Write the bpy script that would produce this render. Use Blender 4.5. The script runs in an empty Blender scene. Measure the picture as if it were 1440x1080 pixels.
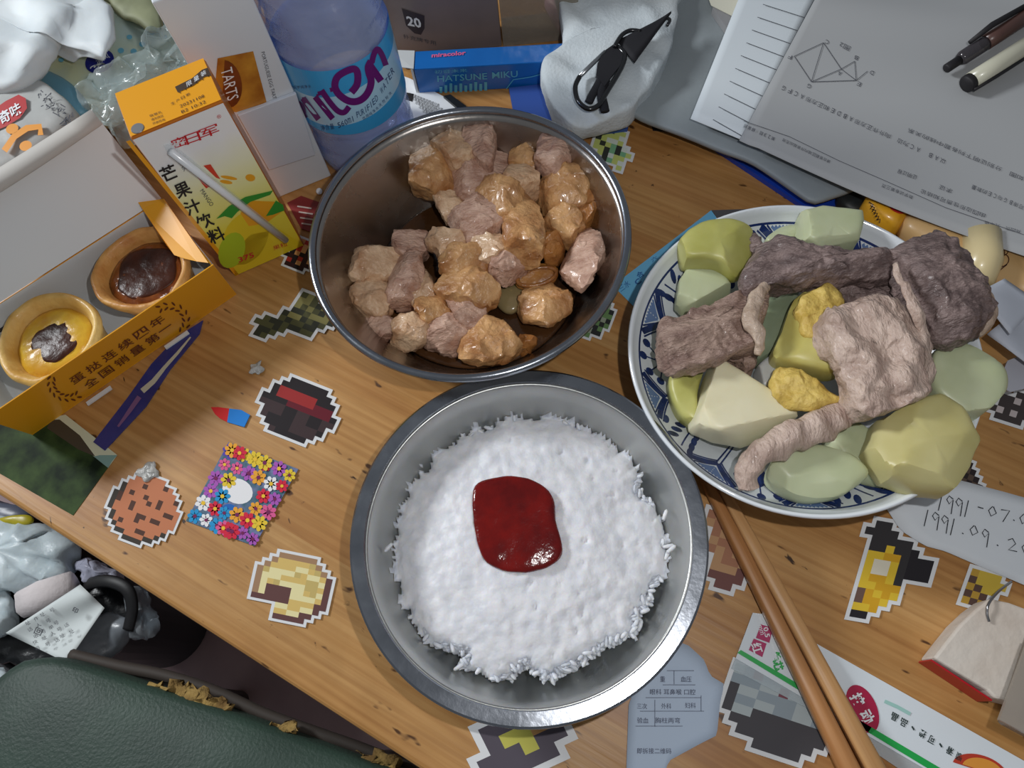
import bpy, math, random
from mathutils import Vector, Matrix, noise

# ------------------------------------------------------------------ camera, world, lights, exposure
scene = bpy.context.scene
C = scene.collection
F, H = 1082.0, 0.40                       # focal length in pixels, height of the lens above the desk
TILT, ROLL = math.radians(23.5), math.radians(-9.5)
RC = Matrix.Rotation(TILT, 3, 'X') @ Matrix.Rotation(ROLL, 3, 'Z')
EYE = Vector((0, 0, H))
cam_d = bpy.data.cameras.new('camera')
cam_d.sensor_fit = 'HORIZONTAL'; cam_d.sensor_width = 36.0
cam_d.lens = F / 1440.0 * 36.0
cam_d.clip_start = 0.01
cam = bpy.data.objects.new('camera', cam_d); C.objects.link(cam)
cam.matrix_world = Matrix.Translation(EYE) @ RC.to_4x4()
scene.camera = cam

world = bpy.data.worlds.new('room_air'); scene.world = world
world.use_nodes = True
world.node_tree.nodes['Background'].inputs[0].default_value = (0.88, 0.93, 1.0, 1)
world.node_tree.nodes['Background'].inputs[1].default_value = 0.17

def lamp(name, kind, loc, energy, color, size, target=None):
    d = bpy.data.lights.new(name, kind); d.energy = energy; d.color = color
    if kind == 'AREA':
        d.shape = 'DISK'; d.size = size
    else:
        d.shadow_soft_size = size
    o = bpy.data.objects.new(name, d); C.objects.link(o); o.location = loc
    if target is not None:
        o.rotation_euler = (Vector(target) - Vector(loc)).to_track_quat('-Z', 'Y').to_euler()
    return o
lamp('phone_flash', 'POINT', (0.050, 0.022, 0.415), 2.15, (1.0, 0.985, 0.975), 0.004)
lamp('room_lamp', 'AREA', (-0.90, 0.70, 0.70), 10.0, (0.95, 0.98, 1.0), 0.25, (-0.1, 0.15, 0))

vs = scene.view_settings
vs.view_transform = 'Standard'; vs.look = 'None'; vs.gamma = 1.0; vs.use_curve_mapping = False
vs.exposure = 0.0

# ------------------------------------------------------------------ helpers: pixels to points, materials, meshes
def ray(px, py):
    return RC @ Vector(((px - 720) / F, -(py - 540) / F, -1.0))
def P(px, py, z=0.0):
    d = ray(px, py); return EYE + d * ((z - H) / d.z)
def PV(px, py, pt, n):                     # on any plane
    d = ray(px, py); return EYE + d * ((pt - EYE).dot(n) / d.dot(n))
def scale_at(px, py, z=0.0):               # metres per pixel
    return (P(px + 1, py, z) - P(px, py, z)).length

def lin(c):
    out = []
    for v in c[:3]:
        v /= 255.0
        out.append(v / 12.92 if v <= 0.04045 else ((v + 0.055) / 1.055) ** 2.4)
    return (*out, 1.0)

MATS = {}
def mat(name, col, rough=0.6, col2=None, nscale=60.0, stretch=None, bump=0.0, bscale=200.0, metal=0.0,
        spec=0.5, coat=0.0, sss=0.0, trans=0.0, clear=0.0, tint=None, contrast=(0.35, 0.65), detail=4.0, sheen=0.0):
    if name in MATS: return MATS[name]
    m = bpy.data.materials.new(name); m.use_nodes = True
    nt = m.node_tree; N = nt.nodes; L = nt.links
    b = N['Principled BSDF']
    b.inputs['Base Color'].default_value = lin(col)
    b.inputs['Roughness'].default_value = rough
    b.inputs['Metallic'].default_value = metal
    b.inputs['Specular IOR Level'].default_value = spec
    b.inputs['Coat Weight'].default_value = coat
    b.inputs['Coat Roughness'].default_value = 0.12
    b.inputs['Transmission Weight'].default_value = trans
    b.inputs['Sheen Weight'].default_value = sheen
    if sss:
        b.inputs['Subsurface Weight'].default_value = sss
        b.inputs['Subsurface Radius'].default_value = (0.004, 0.003, 0.002)
        b.inputs['Subsurface Scale'].default_value = 1.0
    co = None
    if col2 is not None or bump:
        tc = N.new('ShaderNodeTexCoord'); mp = N.new('ShaderNodeMapping')
        L.new(tc.outputs['Object'], mp.inputs[0]); co = mp.outputs[0]
        if stretch: mp.inputs['Scale'].default_value = stretch
    if col2 is not None:
        n = N.new('ShaderNodeTexNoise'); n.inputs['Scale'].default_value = nscale; n.inputs['Detail'].default_value = detail
        L.new(co, n.inputs['Vector'])
        r = N.new('ShaderNodeValToRGB')
        r.color_ramp.elements[0].position = contrast[0]; r.color_ramp.elements[0].color = lin(col)
        r.color_ramp.elements[1].position = contrast[1]; r.color_ramp.elements[1].color = lin(col2)
        L.new(n.outputs['Fac'], r.inputs[0]); L.new(r.outputs[0], b.inputs['Base Color'])
    if bump:
        n2 = N.new('ShaderNodeTexNoise'); n2.inputs['Scale'].default_value = bscale; n2.inputs['Detail'].default_value = 4
        L.new(co, n2.inputs['Vector'])
        bp = N.new('ShaderNodeBump'); bp.inputs['Strength'].default_value = bump; bp.inputs['Distance'].default_value = 0.002
        L.new(n2.outputs['Fac'], bp.inputs['Height']); L.new(bp.outputs[0], b.inputs['Normal'])
    if clear:
        tr = N.new('ShaderNodeBsdfTransparent'); tr.inputs[0].default_value = lin(tint or (255, 255, 255))
        mx = N.new('ShaderNodeMixShader'); mx.inputs[0].default_value = clear
        out = N['Material Output']
        L.new(b.outputs[0], mx.inputs[1]); L.new(tr.outputs[0], mx.inputs[2]); L.new(mx.outputs[0], out.inputs[0])
    MATS[name] = m
    return m

WHITE = mat('white_paper', (232, 236, 240), 0.75)
BLACK = mat('black_ink', (28, 26, 30), 0.6)
INKGREY = mat('grey_ink', (70, 72, 80), 0.8)

ROOTS = {}
def thing(name, label, cat, loc=(0, 0, 0), group=None):
    o = bpy.data.objects.new(name, None); C.objects.link(o)
    o.empty_display_size = 0.02
    o.location = loc; tag(o, label, cat, group)
    ROOTS[o] = Vector(loc)
    return o
def tag(o, label=None, cat=None, group=None, kind=None):
    if label: o['label'] = label
    if cat: o['category'] = cat
    if group: o['group'] = group
    if kind: o['kind'] = kind
    return o

class MB:
    def __init__(s): s.v = []; s.f = []; s.m = []
    def vert(s, p): s.v.append(Vector(p)); return len(s.v) - 1
    def poly(s, pts, mi=0):
        i = len(s.v); s.v += [Vector(p) for p in pts]; s.f.append(tuple(range(i, i + len(pts)))); s.m.append(mi); return s
    def prism(s, pts, up, mi=0, side=None):               # extruded outline; up = vector
        n = len(pts); i = len(s.v); up = Vector(up)
        pts = [Vector(p) for p in pts]
        nrm = Vector((0, 0, 0))
        for a in range(n): nrm += pts[a].cross(pts[(a + 1) % n])
        if nrm.dot(up) < 0: pts = pts[::-1]
        s.v += pts + [p + up for p in pts]
        s.f.append(tuple(range(i + n - 1, i - 1, -1))); s.m.append(mi)
        s.f.append(tuple(range(i + n, i + 2 * n))); s.m.append(mi)
        for a in range(n):
            b = (a + 1) % n
            s.f.append((i + a, i + b, i + n + b, i + n + a)); s.m.append(mi if side is None else side)
        return s
    def box(s, o, a, b, c, mi=0):
        o, a, b, c = map(Vector, (o, a, b, c)); return s.prism([o, o + a, o + a + b, o + b], c, mi)
    def tube(s, pts, rad, seg=10, mi=0, closed=False, caps=True, flat=1.0):
        pts = [Vector(p) for p in pts]; n = len(pts)
        if not isinstance(rad, (list, tuple)): rad = [rad] * n
        rings = []; ref = None
        for k in range(n):
            if closed: d = pts[(k + 1) % n] - pts[k - 1]
            else: d = pts[min(k + 1, n - 1)] - pts[max(k - 1, 0)]
            d.normalize()
            up = Vector((0, 0, 1)) if abs(d.z) < 0.92 else Vector((1, 0, 0))
            if ref is not None and (up - d * up.dot(d)).dot(ref) < 0: up = -up
            x = d.cross(up).normalized(); y = x.cross(d).normalized(); ref = y
            i = len(s.v)
            for a in range(seg):
                t = 2 * math.pi * a / seg
                s.v.append(pts[k] + x * (math.cos(t) * rad[k]) + y * (math.sin(t) * rad[k] * flat))
            rings.append(i)
        for k in range(n if closed else n - 1):
            r0, r1 = rings[k], rings[(k + 1) % n]
            for a in range(seg):
                b = (a + 1) % seg
                s.f.append((r0 + a, r0 + b, r1 + b, r1 + a)); s.m.append(mi)
        if caps and not closed:
            s.f.append(tuple(range(rings[0] + seg - 1, rings[0] - 1, -1))); s.m.append(mi)
            s.f.append(tuple(range(rings[-1], rings[-1] + seg))); s.m.append(mi)
        return s
    def lathe(s, prof, c=(0, 0, 0), seg=64, mi=0, wob=None):
        c = Vector(c); rings = []
        for (r, z) in prof:
            i = len(s.v)
            if r < 1e-6: s.v.append(c + Vector((0, 0, z))); rings.append((i, 1)); continue
            for a in range(seg):
                t = 2 * math.pi * a / seg
                p = Vector((math.cos(t) * r, math.sin(t) * r, z))
                if wob: p = wob(p, t)
                s.v.append(c + p)
            rings.append((i, seg))
        for (i, n), (j, m) in zip(rings, rings[1:]):
            for a in range(seg):
                b = (a + 1) % seg
                if n == 1 and m == 1: continue
                if n == 1: s.f.append((i, j + b, j + a))
                elif m == 1: s.f.append((i + a, i + b, j))
                else: s.f.append((i + a, i + b, j + b, j + a))
                s.m.append(mi)
        return s
    def grid(s, fn, nu, nv, mi=0, thick=0.0):
        i = len(s.v); g = [[Vector(fn(a / nu, b / nv)) for b in range(nv + 1)] for a in range(nu + 1)]
        for row in g: s.v += row
        w = nv + 1
        for a in range(nu):
            for b in range(nv):
                s.f.append((i + a * w + b, i + (a + 1) * w + b, i + (a + 1) * w + b + 1, i + a * w + b + 1)); s.m.append(mi)
        return s
    def pebble(s, out, z0, hu, hd, n=2.4, amp=0.0, freq=90.0, seed=0, rings=7, tilt=(0, 0), mi=0, npts=40, sharp=False):
        """closed chunk whose outline at z0 is `out` (world xy); domed above and below"""
        pts = resample([Vector((p[0], p[1], 0)) for p in out], npts, not sharp)
        c = sum(pts, Vector()) / len(pts)
        off = Vector((seed * 3.17, seed * 1.31, seed * 7.7))
        levels = []
        for k in range(rings, -1, -1): levels.append((math.sin(k / rings * math.pi / 2) ** (2 / n) if k else 0.0, -1, math.cos(k / rings * math.pi / 2) ** (2 / n)))
        levels = levels[::-1]                        # centre bottom -> edge
        seq = [(sc, -zz * hd) for sc, _, zz in levels] + [(sc, zz * hu) for sc, _, zz in levels[::-1][1:]]
        i0 = len(s.v); N = len(pts); idx = []
        for sc, z in seq:
            if sc < 1e-5:
                idx.append((len(s.v), 1)); s.v.append(Vector((c.x, c.y, z)))
            else:
                idx.append((len(s.v), N))
                for p in pts: q = c + (p - c) * sc; s.v.append(Vector((q.x, q.y, z)))
        for k in range(i0, len(s.v)):
            p = s.v[k]
            r = p - c
            z = z0 + p.z + tilt[0] * r.x + tilt[1] * r.y
            if amp:
                q = (p + off) * freq
                d = Vector((noise.noise(q), noise.noise(q + Vector((31, 7, 3))), noise.noise(q + Vector((5, 47, 19)))))
                d2 = noise.noise(q * 2.7) * 0.4
                p = p + d * amp + Vector((r.x, r.y, p.z)).normalized() * d2 * amp if r.length > 1e-6 else p + d * amp
                z = z0 + p.z + tilt[0] * r.x + tilt[1] * r.y
            s.v[k] = Vector((p.x, p.y, z))
        for (i, a), (j, b) in zip(idx, idx[1:]):
            for t in range(N):
                u = (t + 1) % N
                if a == 1: s.f.append((i, j + u, j + t))
                elif b == 1: s.f.append((i + t, i + u, j))
                else: s.f.append((i + t, i + u, j + u, j + t))
                s.m.append(mi)
        return s
    def facet(s, n, seed, depth=(0.70, 0.9), up=True):
        """flat knife cuts: everything beyond a random plane is pressed onto it"""
        rnd_ = random.Random(seed); c = sum(s.v, Vector()) / len(s.v)
        for _ in range(n):
            a = rnd_.uniform(0, 6.2832); e = rnd_.uniform(-0.2, 1.2)
            d = Vector((math.cos(a) * math.cos(e), math.sin(a) * math.cos(e), math.sin(e)))
            lim = max((v - c).dot(d) for v in s.v) * rnd_.uniform(*depth)
            for k, v in enumerate(s.v):
                t = (v - c).dot(d)
                if t > lim: s.v[k] = v - d * (t - lim) * 0.92
        return s
    def build(s, name, mats, parent=None, smooth=False, label=None, cat=None, group=None, kind=None, origin=None, ang=None):
        if not isinstance(mats, (list, tuple)): mats = [mats]
        if parent is not None: o0 = ROOTS[parent]
        elif origin is not None: o0 = Vector(origin)
        else:
            xs = [p.x for p in s.v]; ys = [p.y for p in s.v]; zs = [p.z for p in s.v]
            o0 = Vector(((min(xs) + max(xs)) / 2, (min(ys) + max(ys)) / 2, min(zs)))
        me = bpy.data.meshes.new(name)
        me.from_pydata([p - o0 for p in s.v], [], s.f)
        for m in mats: me.materials.append(m)
        if len(mats) > 1: me.polygons.foreach_set('material_index', s.m)
        if smooth: me.polygons.foreach_set('use_smooth', [True] * len(me.polygons))
        me.update()
        if ang: me.set_sharp_from_angle(angle=math.radians(ang))
        o = bpy.data.objects.new(name, me); C.objects.link(o)
        if parent is not None: o.parent = parent
        else: o.location = o0
        ROOTS[o] = o0
        tag(o, label, cat, group, kind)
        return o

def resample(pts, n, smooth=True):
    """closed outline -> n points, Catmull-Rom if smooth"""
    m = len(pts); dense = []
    for i in range(m):
        p0, p1, p2, p3 = pts[i - 1], pts[i], pts[(i + 1) % m], pts[(i + 2) % m]
        for k in range(12):
            t = k / 12
            if smooth:
                dense.append(0.5 * ((2 * p1) + (p2 - p0) * t + (2 * p0 - 5 * p1 + 4 * p2 - p3) * t * t + (3 * p1 - p0 - 3 * p2 + p3) * t ** 3))
            else: dense.append(p1.lerp(p2, t))
    L = [0]
    for a, b in zip(dense, dense[1:] + dense[:1]): L.append(L[-1] + (b - a).length)
    out = []; j = 0
    for k in range(n):
        d = L[-1] * k / n
        while L[j + 1] < d: j += 1
        t = (d - L[j]) / max(1e-9, L[j + 1] - L[j])
        out.append(dense[j].lerp(dense[(j + 1) % len(dense)], t))
    # counter-clockwise
    ar = sum(a.x * b.y - b.x * a.y for a, b in zip(out, out[1:] + out[:1]))
    return out if ar > 0 else out[::-1]
def smoothline(pts, k=8):
    pts = [Vector(p) for p in pts]; out = []
    for i in range(len(pts) - 1):
        p0 = pts[max(i - 1, 0)]; p1 = pts[i]; p2 = pts[i + 1]; p3 = pts[min(i + 2, len(pts) - 1)]
        for j in range(k):
            t = j / k
            out.append(0.5 * ((2 * p1) + (p2 - p0) * t + (2 * p0 - 5 * p1 + 4 * p2 - p3) * t * t + (3 * p1 - p0 - 3 * p2 + p3) * t ** 3))
    out.append(pts[-1]); return out
def OUT(pix, z): return [P(x, y, z) for x, y in pix]
def ell(cx, cy, a, b, ang, n=14, seed=None, jit=0.0):
    rnd = random.Random(seed); t0 = math.radians(ang); o = []
    for k in range(n):
        t = 2 * math.pi * k / n; r = 1 + (rnd.uniform(-jit, jit) if seed is not None else 0)
        x, y = a / 2 * math.cos(t) * r, b / 2 * math.sin(t) * r
        o.append((cx + x * math.cos(t0) - y * math.sin(t0), cy + x * math.sin(t0) + y * math.cos(t0)))
    return o
def bevel(o, w, seg=2):
    md = o.modifiers.new('bevel', 'BEVEL'); md.width = w; md.segments = seg; md.limit_method = 'ANGLE'
    return o
def subsurf(o, lv=1):
    md = o.modifiers.new('subsurf', 'SUBSURF'); md.levels = lv; md.render_levels = lv; return o

# lettering: outlines of the built-in font turned into flat mesh and laid on a surface
TXT = {}
def text_geo(body, bold=0.0):
    k = (body, bold)
    if k in TXT: return TXT[k]
    cu = bpy.data.curves.new('lettering', 'FONT'); cu.body = body; cu.offset = bold; cu.resolution_u = 2
    o = bpy.data.objects.new('lettering', cu); C.objects.link(o)
    dg = bpy.context.evaluated_depsgraph_get(); dg.update()
    me = bpy.data.meshes.new_from_object(o.evaluated_get(dg))
    vs_ = [v.co.copy() for v in me.vertices]; fs = [tuple(p.vertices) for p in me.polygons]
    bpy.data.objects.remove(o); bpy.data.curves.remove(cu); bpy.data.meshes.remove(me)
    if vs_:
        x0, x1 = min(v.x for v in vs_), max(v.x for v in vs_); y0, y1 = min(v.y for v in vs_), max(v.y for v in vs_)
        vs_ = [((v.x - x0) / max(1e-6, x1 - x0) - 0.5, (v.y - y0) / max(1e-6, y1 - y0) - 0.5) for v in vs_]
    TXT[k] = (vs_, fs); return TXT[k]
def write(mb, body, c, xv, yv, S, mi=0, bold=0.0):
    """c, xv, yv in photo pixels: centre, whole width vector, whole height vector (towards letter tops); S: pixel -> surface point"""
    vs_, fs = text_geo(body, bold); i = len(mb.v)
    if body in ('I', 'l', '1', '|'): xv = (xv[0] * 0.22, xv[1] * 0.22)
    for (u, v) in vs_: mb.v.append(Vector(S(c[0] + u * xv[0] + v * yv[0], c[1] + u * xv[1] + v * yv[1])))
    for f in fs: mb.f.append(tuple(i + a for a in f)); mb.m.append(mi)
def stroke(mb, pix, w, S, mi=0):
    """flat ribbon, w in pixels"""
    n = len(pix)
    L, R_ = [], []
    for k in range(n):
        a = pix[max(k - 1, 0)]; b = pix[min(k + 1, n - 1)]
        dx, dy = b[0] - a[0], b[1] - a[1]; l = math.hypot(dx, dy) or 1
        ww = w[k] if isinstance(w, (list, tuple)) else w
        nx, ny = -dy / l * ww / 2, dx / l * ww / 2
        L.append(S(pix[k][0] + nx, pix[k][1] + ny)); R_.append(S(pix[k][0] - nx, pix[k][1] - ny))
    i = len(mb.v); mb.v += [Vector(p) for p in L] + [Vector(p) for p in R_]
    for k in range(n - 1):
        mb.f.append((i + k, i + k + 1, i + n + k + 1, i + n + k)); mb.m.append(mi)
def sm2(pix, k=5): return [(p.x, p.y) for p in smoothline([(x, y, 0) for x, y in pix], k)]
def sstroke(mb, pix, w, S, mi=0): stroke(mb, sm2(pix), w, S, mi)
def patch(mb, pix, S, mi=0): mb.poly([S(x, y) for x, y in pix], mi)
def flat(z): return lambda x, y: P(x, y, z)

# ------------------------------------------------------------------ the setting: floor, desk
FLOOR_Z = -0.46
m_floor = mat('dark_floor', (168, 142, 144), 0.5, (186, 158, 158), 14.0)
tile = 0.30
fl = MB(); fl.prism([(-1.6, -1.6, 0), (1.6, -1.6, 0), (1.6, 1.6, 0), (-1.6, 1.6, 0)], (0, 0, -0.03))
for v in fl.v: v.z += FLOOR_Z - 0.004
floor = fl.build('floor', mat('floor_joint', (66, 40, 40), 0.8), kind='structure')

E0, E1 = P(0, 697, 0), P(577, 1073, 0)
U = (E1 - E0).normalized(); U.z = 0
V = Vector((-U.y, U.x, 0))
if V.dot(P(720, 300, 0) - E0) < 0: V = -V
ANG = math.atan2(U.y, U.x)
# floor tiles (laid square to the desk), those that the gap beside the desk can show
tm = MB(); tm.box((0, 0, 0), (tile - 0.005, 0, 0), (0, tile - 0.005, 0), (0, 0, 0.004))
tme = bpy.data.meshes.new('floor_tile'); tme.from_pydata(tm.v, [], tm.f); tme.materials.append(m_floor)
base = E0 - U * 0.75 - V * 0.75
for a in range(6):
    for b in range(5):
        o = bpy.data.objects.new('floor_tile', tme); C.objects.link(o); o.parent = floor
        w = base + U * (a * tile + 0.07) + V * (b * tile + 0.02); w.z = FLOOR_Z - 0.004
        o.location = w - floor.location; o.rotation_euler = (0, 0, ANG)

def wood(name, c1, c2, c3, worn=True):
    m = bpy.data.materials.new(name); m.use_nodes = True
    nt = m.node_tree; N = nt.nodes; L = nt.links; b = N['Principled BSDF']
    tc = N.new('ShaderNodeTexCoord'); oi = N.new('ShaderNodeObjectInfo')
    ad = N.new('ShaderNodeVectorMath'); ad.operation = 'MULTIPLY_ADD'
    L.new(oi.outputs['Random'], ad.inputs[0]); ad.inputs[1].default_value = (7, 3, 5); L.new(tc.outputs['Object'], ad.inputs[2])
    def nz(scale, sx, sy, det=4, dist=0.0):
        mp = N.new('ShaderNodeMapping'); mp.inputs['Scale'].default_value = (sx, sy, sy); L.new(ad.outputs[0], mp.inputs[0])
        n = N.new('ShaderNodeTexNoise'); n.inputs['Scale'].default_value = scale; n.inputs['Detail'].default_value = det
        n.inputs['Distortion'].default_value = dist; L.new(mp.outputs[0], n.inputs[0]); return n.outputs['Fac']
    def ramp(fac, stops):
        r = N.new('ShaderNodeValToRGB'); e = r.color_ramp.elements
        e[0].position, e[0].color = stops[0]; e[1].position, e[1].color = stops[-1]
        for s_ in stops[1:-1]:
            q = e.new(s_[0]); q.color = s_[1]
        L.new(fac, r.inputs[0]); return r.outputs[0]
    def mix(mode, fac, a, c):
        x = N.new('ShaderNodeMix'); x.data_type = 'RGBA'; x.blend_type = mode
        if isinstance(fac, float): x.inputs[0].default_value = fac
        else: L.new(fac, x.inputs[0])
        L.new(a, x.inputs[6])
        if isinstance(c, tuple): x.inputs[7].default_value = c
        else: L.new(c, x.inputs[7])
        return x.outputs[2]
    broad = ramp(nz(6, 0.6, 4.0, 3, 0.8), [(0.32, lin(c1)), (0.5, lin(c2)), (0.68, lin(c3))])
    fine = ramp(nz(12, 0.8, 30.0, 5, 0.3), [(0.34, (0.70, 0.62, 0.54, 1)), (0.58, (1, 1, 1, 1))])
    col = mix('MULTIPLY', 0.55, broad, fine)
    # growth rings
    mp = N.new('ShaderNodeMapping'); mp.inputs['Scale'].default_value = (0.35, 9.0, 9.0); L.new(ad.outputs[0], mp.inputs[0])
    wv = N.new('ShaderNodeTexWave'); wv.wave_type = 'BANDS'; wv.bands_direction = 'Y'; wv.inputs['Scale'].default_value = 6.5
    wv.inputs['Distortion'].default_value = 4.0; wv.inputs['Detail'].default_value = 2.0; wv.inputs['Detail Scale'].default_value = 0.6
    L.new(mp.outputs[0], wv.inputs[0])
    rings = ramp(wv.outputs['Fac'], [(0.10, (0.84, 0.77, 0.68, 1)), (0.6, (1, 1, 1, 1))])
    col = mix('MULTIPLY', 0.45, col, rings)
    # old nicks and ink specks
    nk = ramp(nz(55, 1.0, 2.6, 2), [(0.685, (0, 0, 0, 1)), (0.73, (1, 1, 1, 1))])
    if worn: col = mix('MIX', nk, col, lin((84, 52, 26)))
    bl = ramp(nz(22, 1.0, 1.0, 4, 0.5), [(0.42, (0.86, 0.84, 0.80, 1)), (0.62, (1, 1, 1, 1))])
    col = mix('MULTIPLY', 0.8, col, bl)
    sc_ = ramp(nz(34, 1.0, 1.4, 6, 2.5), [(0.69, (0, 0, 0, 1)), (0.72, (1, 1, 1, 1))])
    if worn: col = mix('MIX', sc_, col, lin((58, 36, 20)))
    L.new(col, b.inputs['Base Color'])
    b.inputs['Roughness'].default_value = 0.40
    b.inputs['Specular IOR Level'].default_value = 0.4
    bp = N.new('ShaderNodeBump'); bp.inputs['Strength'].default_value = 0.15; bp.inputs['Distance'].default_value = 0.0012
    L.new(nz(12, 1.5, 22.0, 5, 0.3), bp.inputs['Height']); L.new(bp.outputs[0], b.inputs['Normal'])
    return m
m_wood = wood('pine_boards', (178, 126, 72), (192, 144, 86), (202, 158, 102))
desk = thing('wooden_desk', 'worn pine desk of glued boards under all the dishes and clutter', 'desk', E0)
desk.rotation_euler = (0, 0, ANG)
THK = 0.022
v0 = 0.0
for k, w in enumerate([0.062, 0.085, 0.09, 0.08, 0.095, 0.085, 0.09, 0.085, 0.09]):
    mb = MB(); mb.box((-0.62, v0, -THK), (1.55, 0, 0), (0, w, 0), (0, 0, THK))
    ROOTS[desk] = Vector((0, 0, 0))
    o = mb.build('board', m_wood, desk)
    if k == 0:
        bv_ = bevel(o, 0.003, 3).modifiers[-1]; bv_.limit_method = 'WEIGHT'
        at_ = o.data.attributes.new('bevel_weight_edge', 'FLOAT', 'EDGE')
        for e_ in o.data.edges:
            if all(abs(o.data.vertices[i_].co.y) < 1e-4 and o.data.vertices[i_].co.z > -0.001 for i_ in e_.vertices): at_.data[e_.index].value = 1.0
    v0 += w
DEPTH = v0
for a in (-0.56, 0.86):
    for b in (0.05, DEPTH - 0.05):
        o = MB().box((a, b, FLOOR_Z + 0.0005), (0.05, 0, 0), (0, 0.05, 0), (0, 0, -FLOOR_Z - THK - 0.0006)).build('leg', m_wood, desk); bevel(o, 0.004)
o = MB().box((-0.56, DEPTH - 0.06, -THK - 0.07), (1.46, 0, 0), (0, 0.02, 0), (0, 0, 0.0698)).build('apron', m_wood, desk)
ROOTS[desk] = E0.copy()

# ------------------------------------------------------------------ green chair below the desk edge
ZS = -0.13
m_green = mat('green_leatherette', (54, 76, 65), 0.55, (44, 62, 54), 14.0, bump=0.25, bscale=500)
m_foam = mat('torn_foam', (176, 146, 84), 0.95, (120, 92, 50), 70.0, bump=1.0, bscale=260)
m_frame = mat('dark_chair_frame', (58, 48, 46), 0.5)
seat_pix = [(-120, 1130), (-40, 985), (4, 938), (36, 924), (92, 926), (230, 970), (330, 1002), (430, 1038), (520, 1072), (640, 1120), (600, 1300), (200, 1400), (-160, 1350)]
chair = thing('upholstered_chair', 'dark green padded chair seat with a torn edge beside the desk', 'chair', P(250, 1120, FLOOR_Z))
sp = OUT(seat_pix, ZS)
mb = MB()
sm = resample([Vector((p.x, p.y, 0)) for p in sp], 90)
cc = sum(sm, Vector()) / len(sm)
prof = [(1.0, -0.05), (1.0, -0.014), (0.992, -0.006), (0.975, -0.002), (0.93, 0.001), (0.7, 0.006), (0.3, 0.009), (0.0, 0.01)]
rings = []
for sc, z in prof:
    i = len(mb.v)
    if sc == 0: mb.v.append(Vector((cc.x, cc.y, ZS + z))); rings.append((i, 1)); continue
    for p in sm:
        q = cc + (p - cc) * sc
        mb.v.append(Vector((q.x, q.y, ZS + z + 0.0025 * noise.noise(q * 16))))
    rings.append((i, len(sm)))
for (i, a), (j, b) in zip(rings, rings[1:]):
    for t in range(len(sm)):
        u_ = (t + 1) % len(sm)
        mb.f.append((i + t, i + u_, j) if b == 1 else (i + t, i + u_, j + u_, j + t)); mb.m.append(0)
mb.f.append(tuple(range(len(sm) - 1, -1, -1))); mb.m.append(0)
seat = mb.build('seat', m_green, chair, smooth=True)
def foam(pix, w, z, nm='torn_foam'):
    pts = []; rad = []
    for k, (x, y) in enumerate(pix):
        pts.append(P(x, y, z)); rad.append(w * (0.4 + 0.7 * abs(math.sin(k * 2.3)) + (0.2 if 0 < k < len(pix) - 1 else -0.2)))
    q = MB().tube(smoothline(pts, 5), [r for r in [rad[min(i // 5, len(rad) - 1)] for i in range((len(pts) - 1) * 5 + 1)]], 10, flat=0.7)
    for v in q.v: v += Vector((noise.noise(v * 240), noise.noise(v * 240 + Vector((9, 9, 9))), noise.noise(v * 240 + Vector((3, 1, 8))))) * 0.0055
    return q.build(nm, m_foam, seat, smooth=True, label='crumbling yellow foam showing through the torn edge')
foam([(214, 962), (240, 970), (268, 978), (296, 990), (324, 1002)], 0.0050, ZS - 0.008)
foam([(382, 1018), (398, 1026), (414, 1034)], 0.0048, ZS - 0.008)
foam([(500, 1058), (525, 1066), (560, 1080)], 0.0050, ZS - 0.010)
trimp = [(100, 921), (170, 938), (230, 950), (300, 972), (370, 1004), (430, 1026), (520, 1058), (620, 1100)]
mb = MB().tube(smoothline([P(x, y, ZS - 0.022) for x, y in trimp], 5), 0.0042, 8)
mb.build('edge_piping', mat('dark_piping', (62, 54, 48), 0.7), chair, smooth=True, label='dark worn piping along the seat edge')
mb = MB().prism([cc + (p - cc) * 0.97 + Vector((0, 0, ZS - 0.075)) for p in sm], (0, 0, 0.025)); mb.build('seat_frame', m_frame, chair)
for (x, y) in [(60, 980), (470, 1110), (40, 1260), (380, 1310)]:
    p = P(x, y, ZS); MB().tube([(p.x, p.y, FLOOR_Z + 0.0005), (p.x, p.y, ZS - 0.0745)], [0.013, 0.018], 12).build('leg', m_frame, chair, smooth=True)

# ------------------------------------------------------------------ rubbish heap beside the desk
ZB = -0.21
m_pbag = mat('thin_white_plastic', (214, 226, 230), 0.38, (190, 206, 212), 24.0, bump=0.5, bscale=90, sss=0.1)
m_blackbag = mat('black_plastic', (30, 32, 34), 0.28, bump=0.7, bscale=60)
m_greypl = mat('grey_plastic_film', (128, 134, 140), 0.3, (104, 110, 116), 30.0, bump=0.4, bscale=80)
m_clear = mat('clear_film', (222, 230, 236), 0.18, clear=0.72, tint=(236, 242, 246), bump=0.6, bscale=120)

# open basket that carries the heap
bk = thing('waste_basket', 'dark grey waste basket under the heap of crumpled bags and slips', 'basket', P(70, 850, FLOOR_Z))
m_bk = mat('dark_basket', (52, 54, 58), 0.6)
bc = P(62, 838, ZB - 0.03); br = 0.062
m_ = MB().lathe([(0.0, FLOOR_Z + 0.0005), (br * 0.74, FLOOR_Z + 0.0005), (br, ZB - 0.045), (br + 0.004, ZB - 0.045), (br + 0.004, ZB - 0.040), (br - 0.004, ZB - 0.040), (br * 0.72, FLOOR_Z + 0.006), (0, FLOOR_Z + 0.006)], (bc.x, bc.y, 0), 40)
m_.build('basket_body', m_bk, bk, smooth=True)
MB().tube([(bc.x + math.cos(t / 40 * 6.2832) * br, bc.y + math.sin(t / 40 * 6.2832) * br, ZB - 0.040) for t in range(40)], 0.004, 8, closed=True).build('rim', m_bk, bk, smooth=True)

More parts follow.
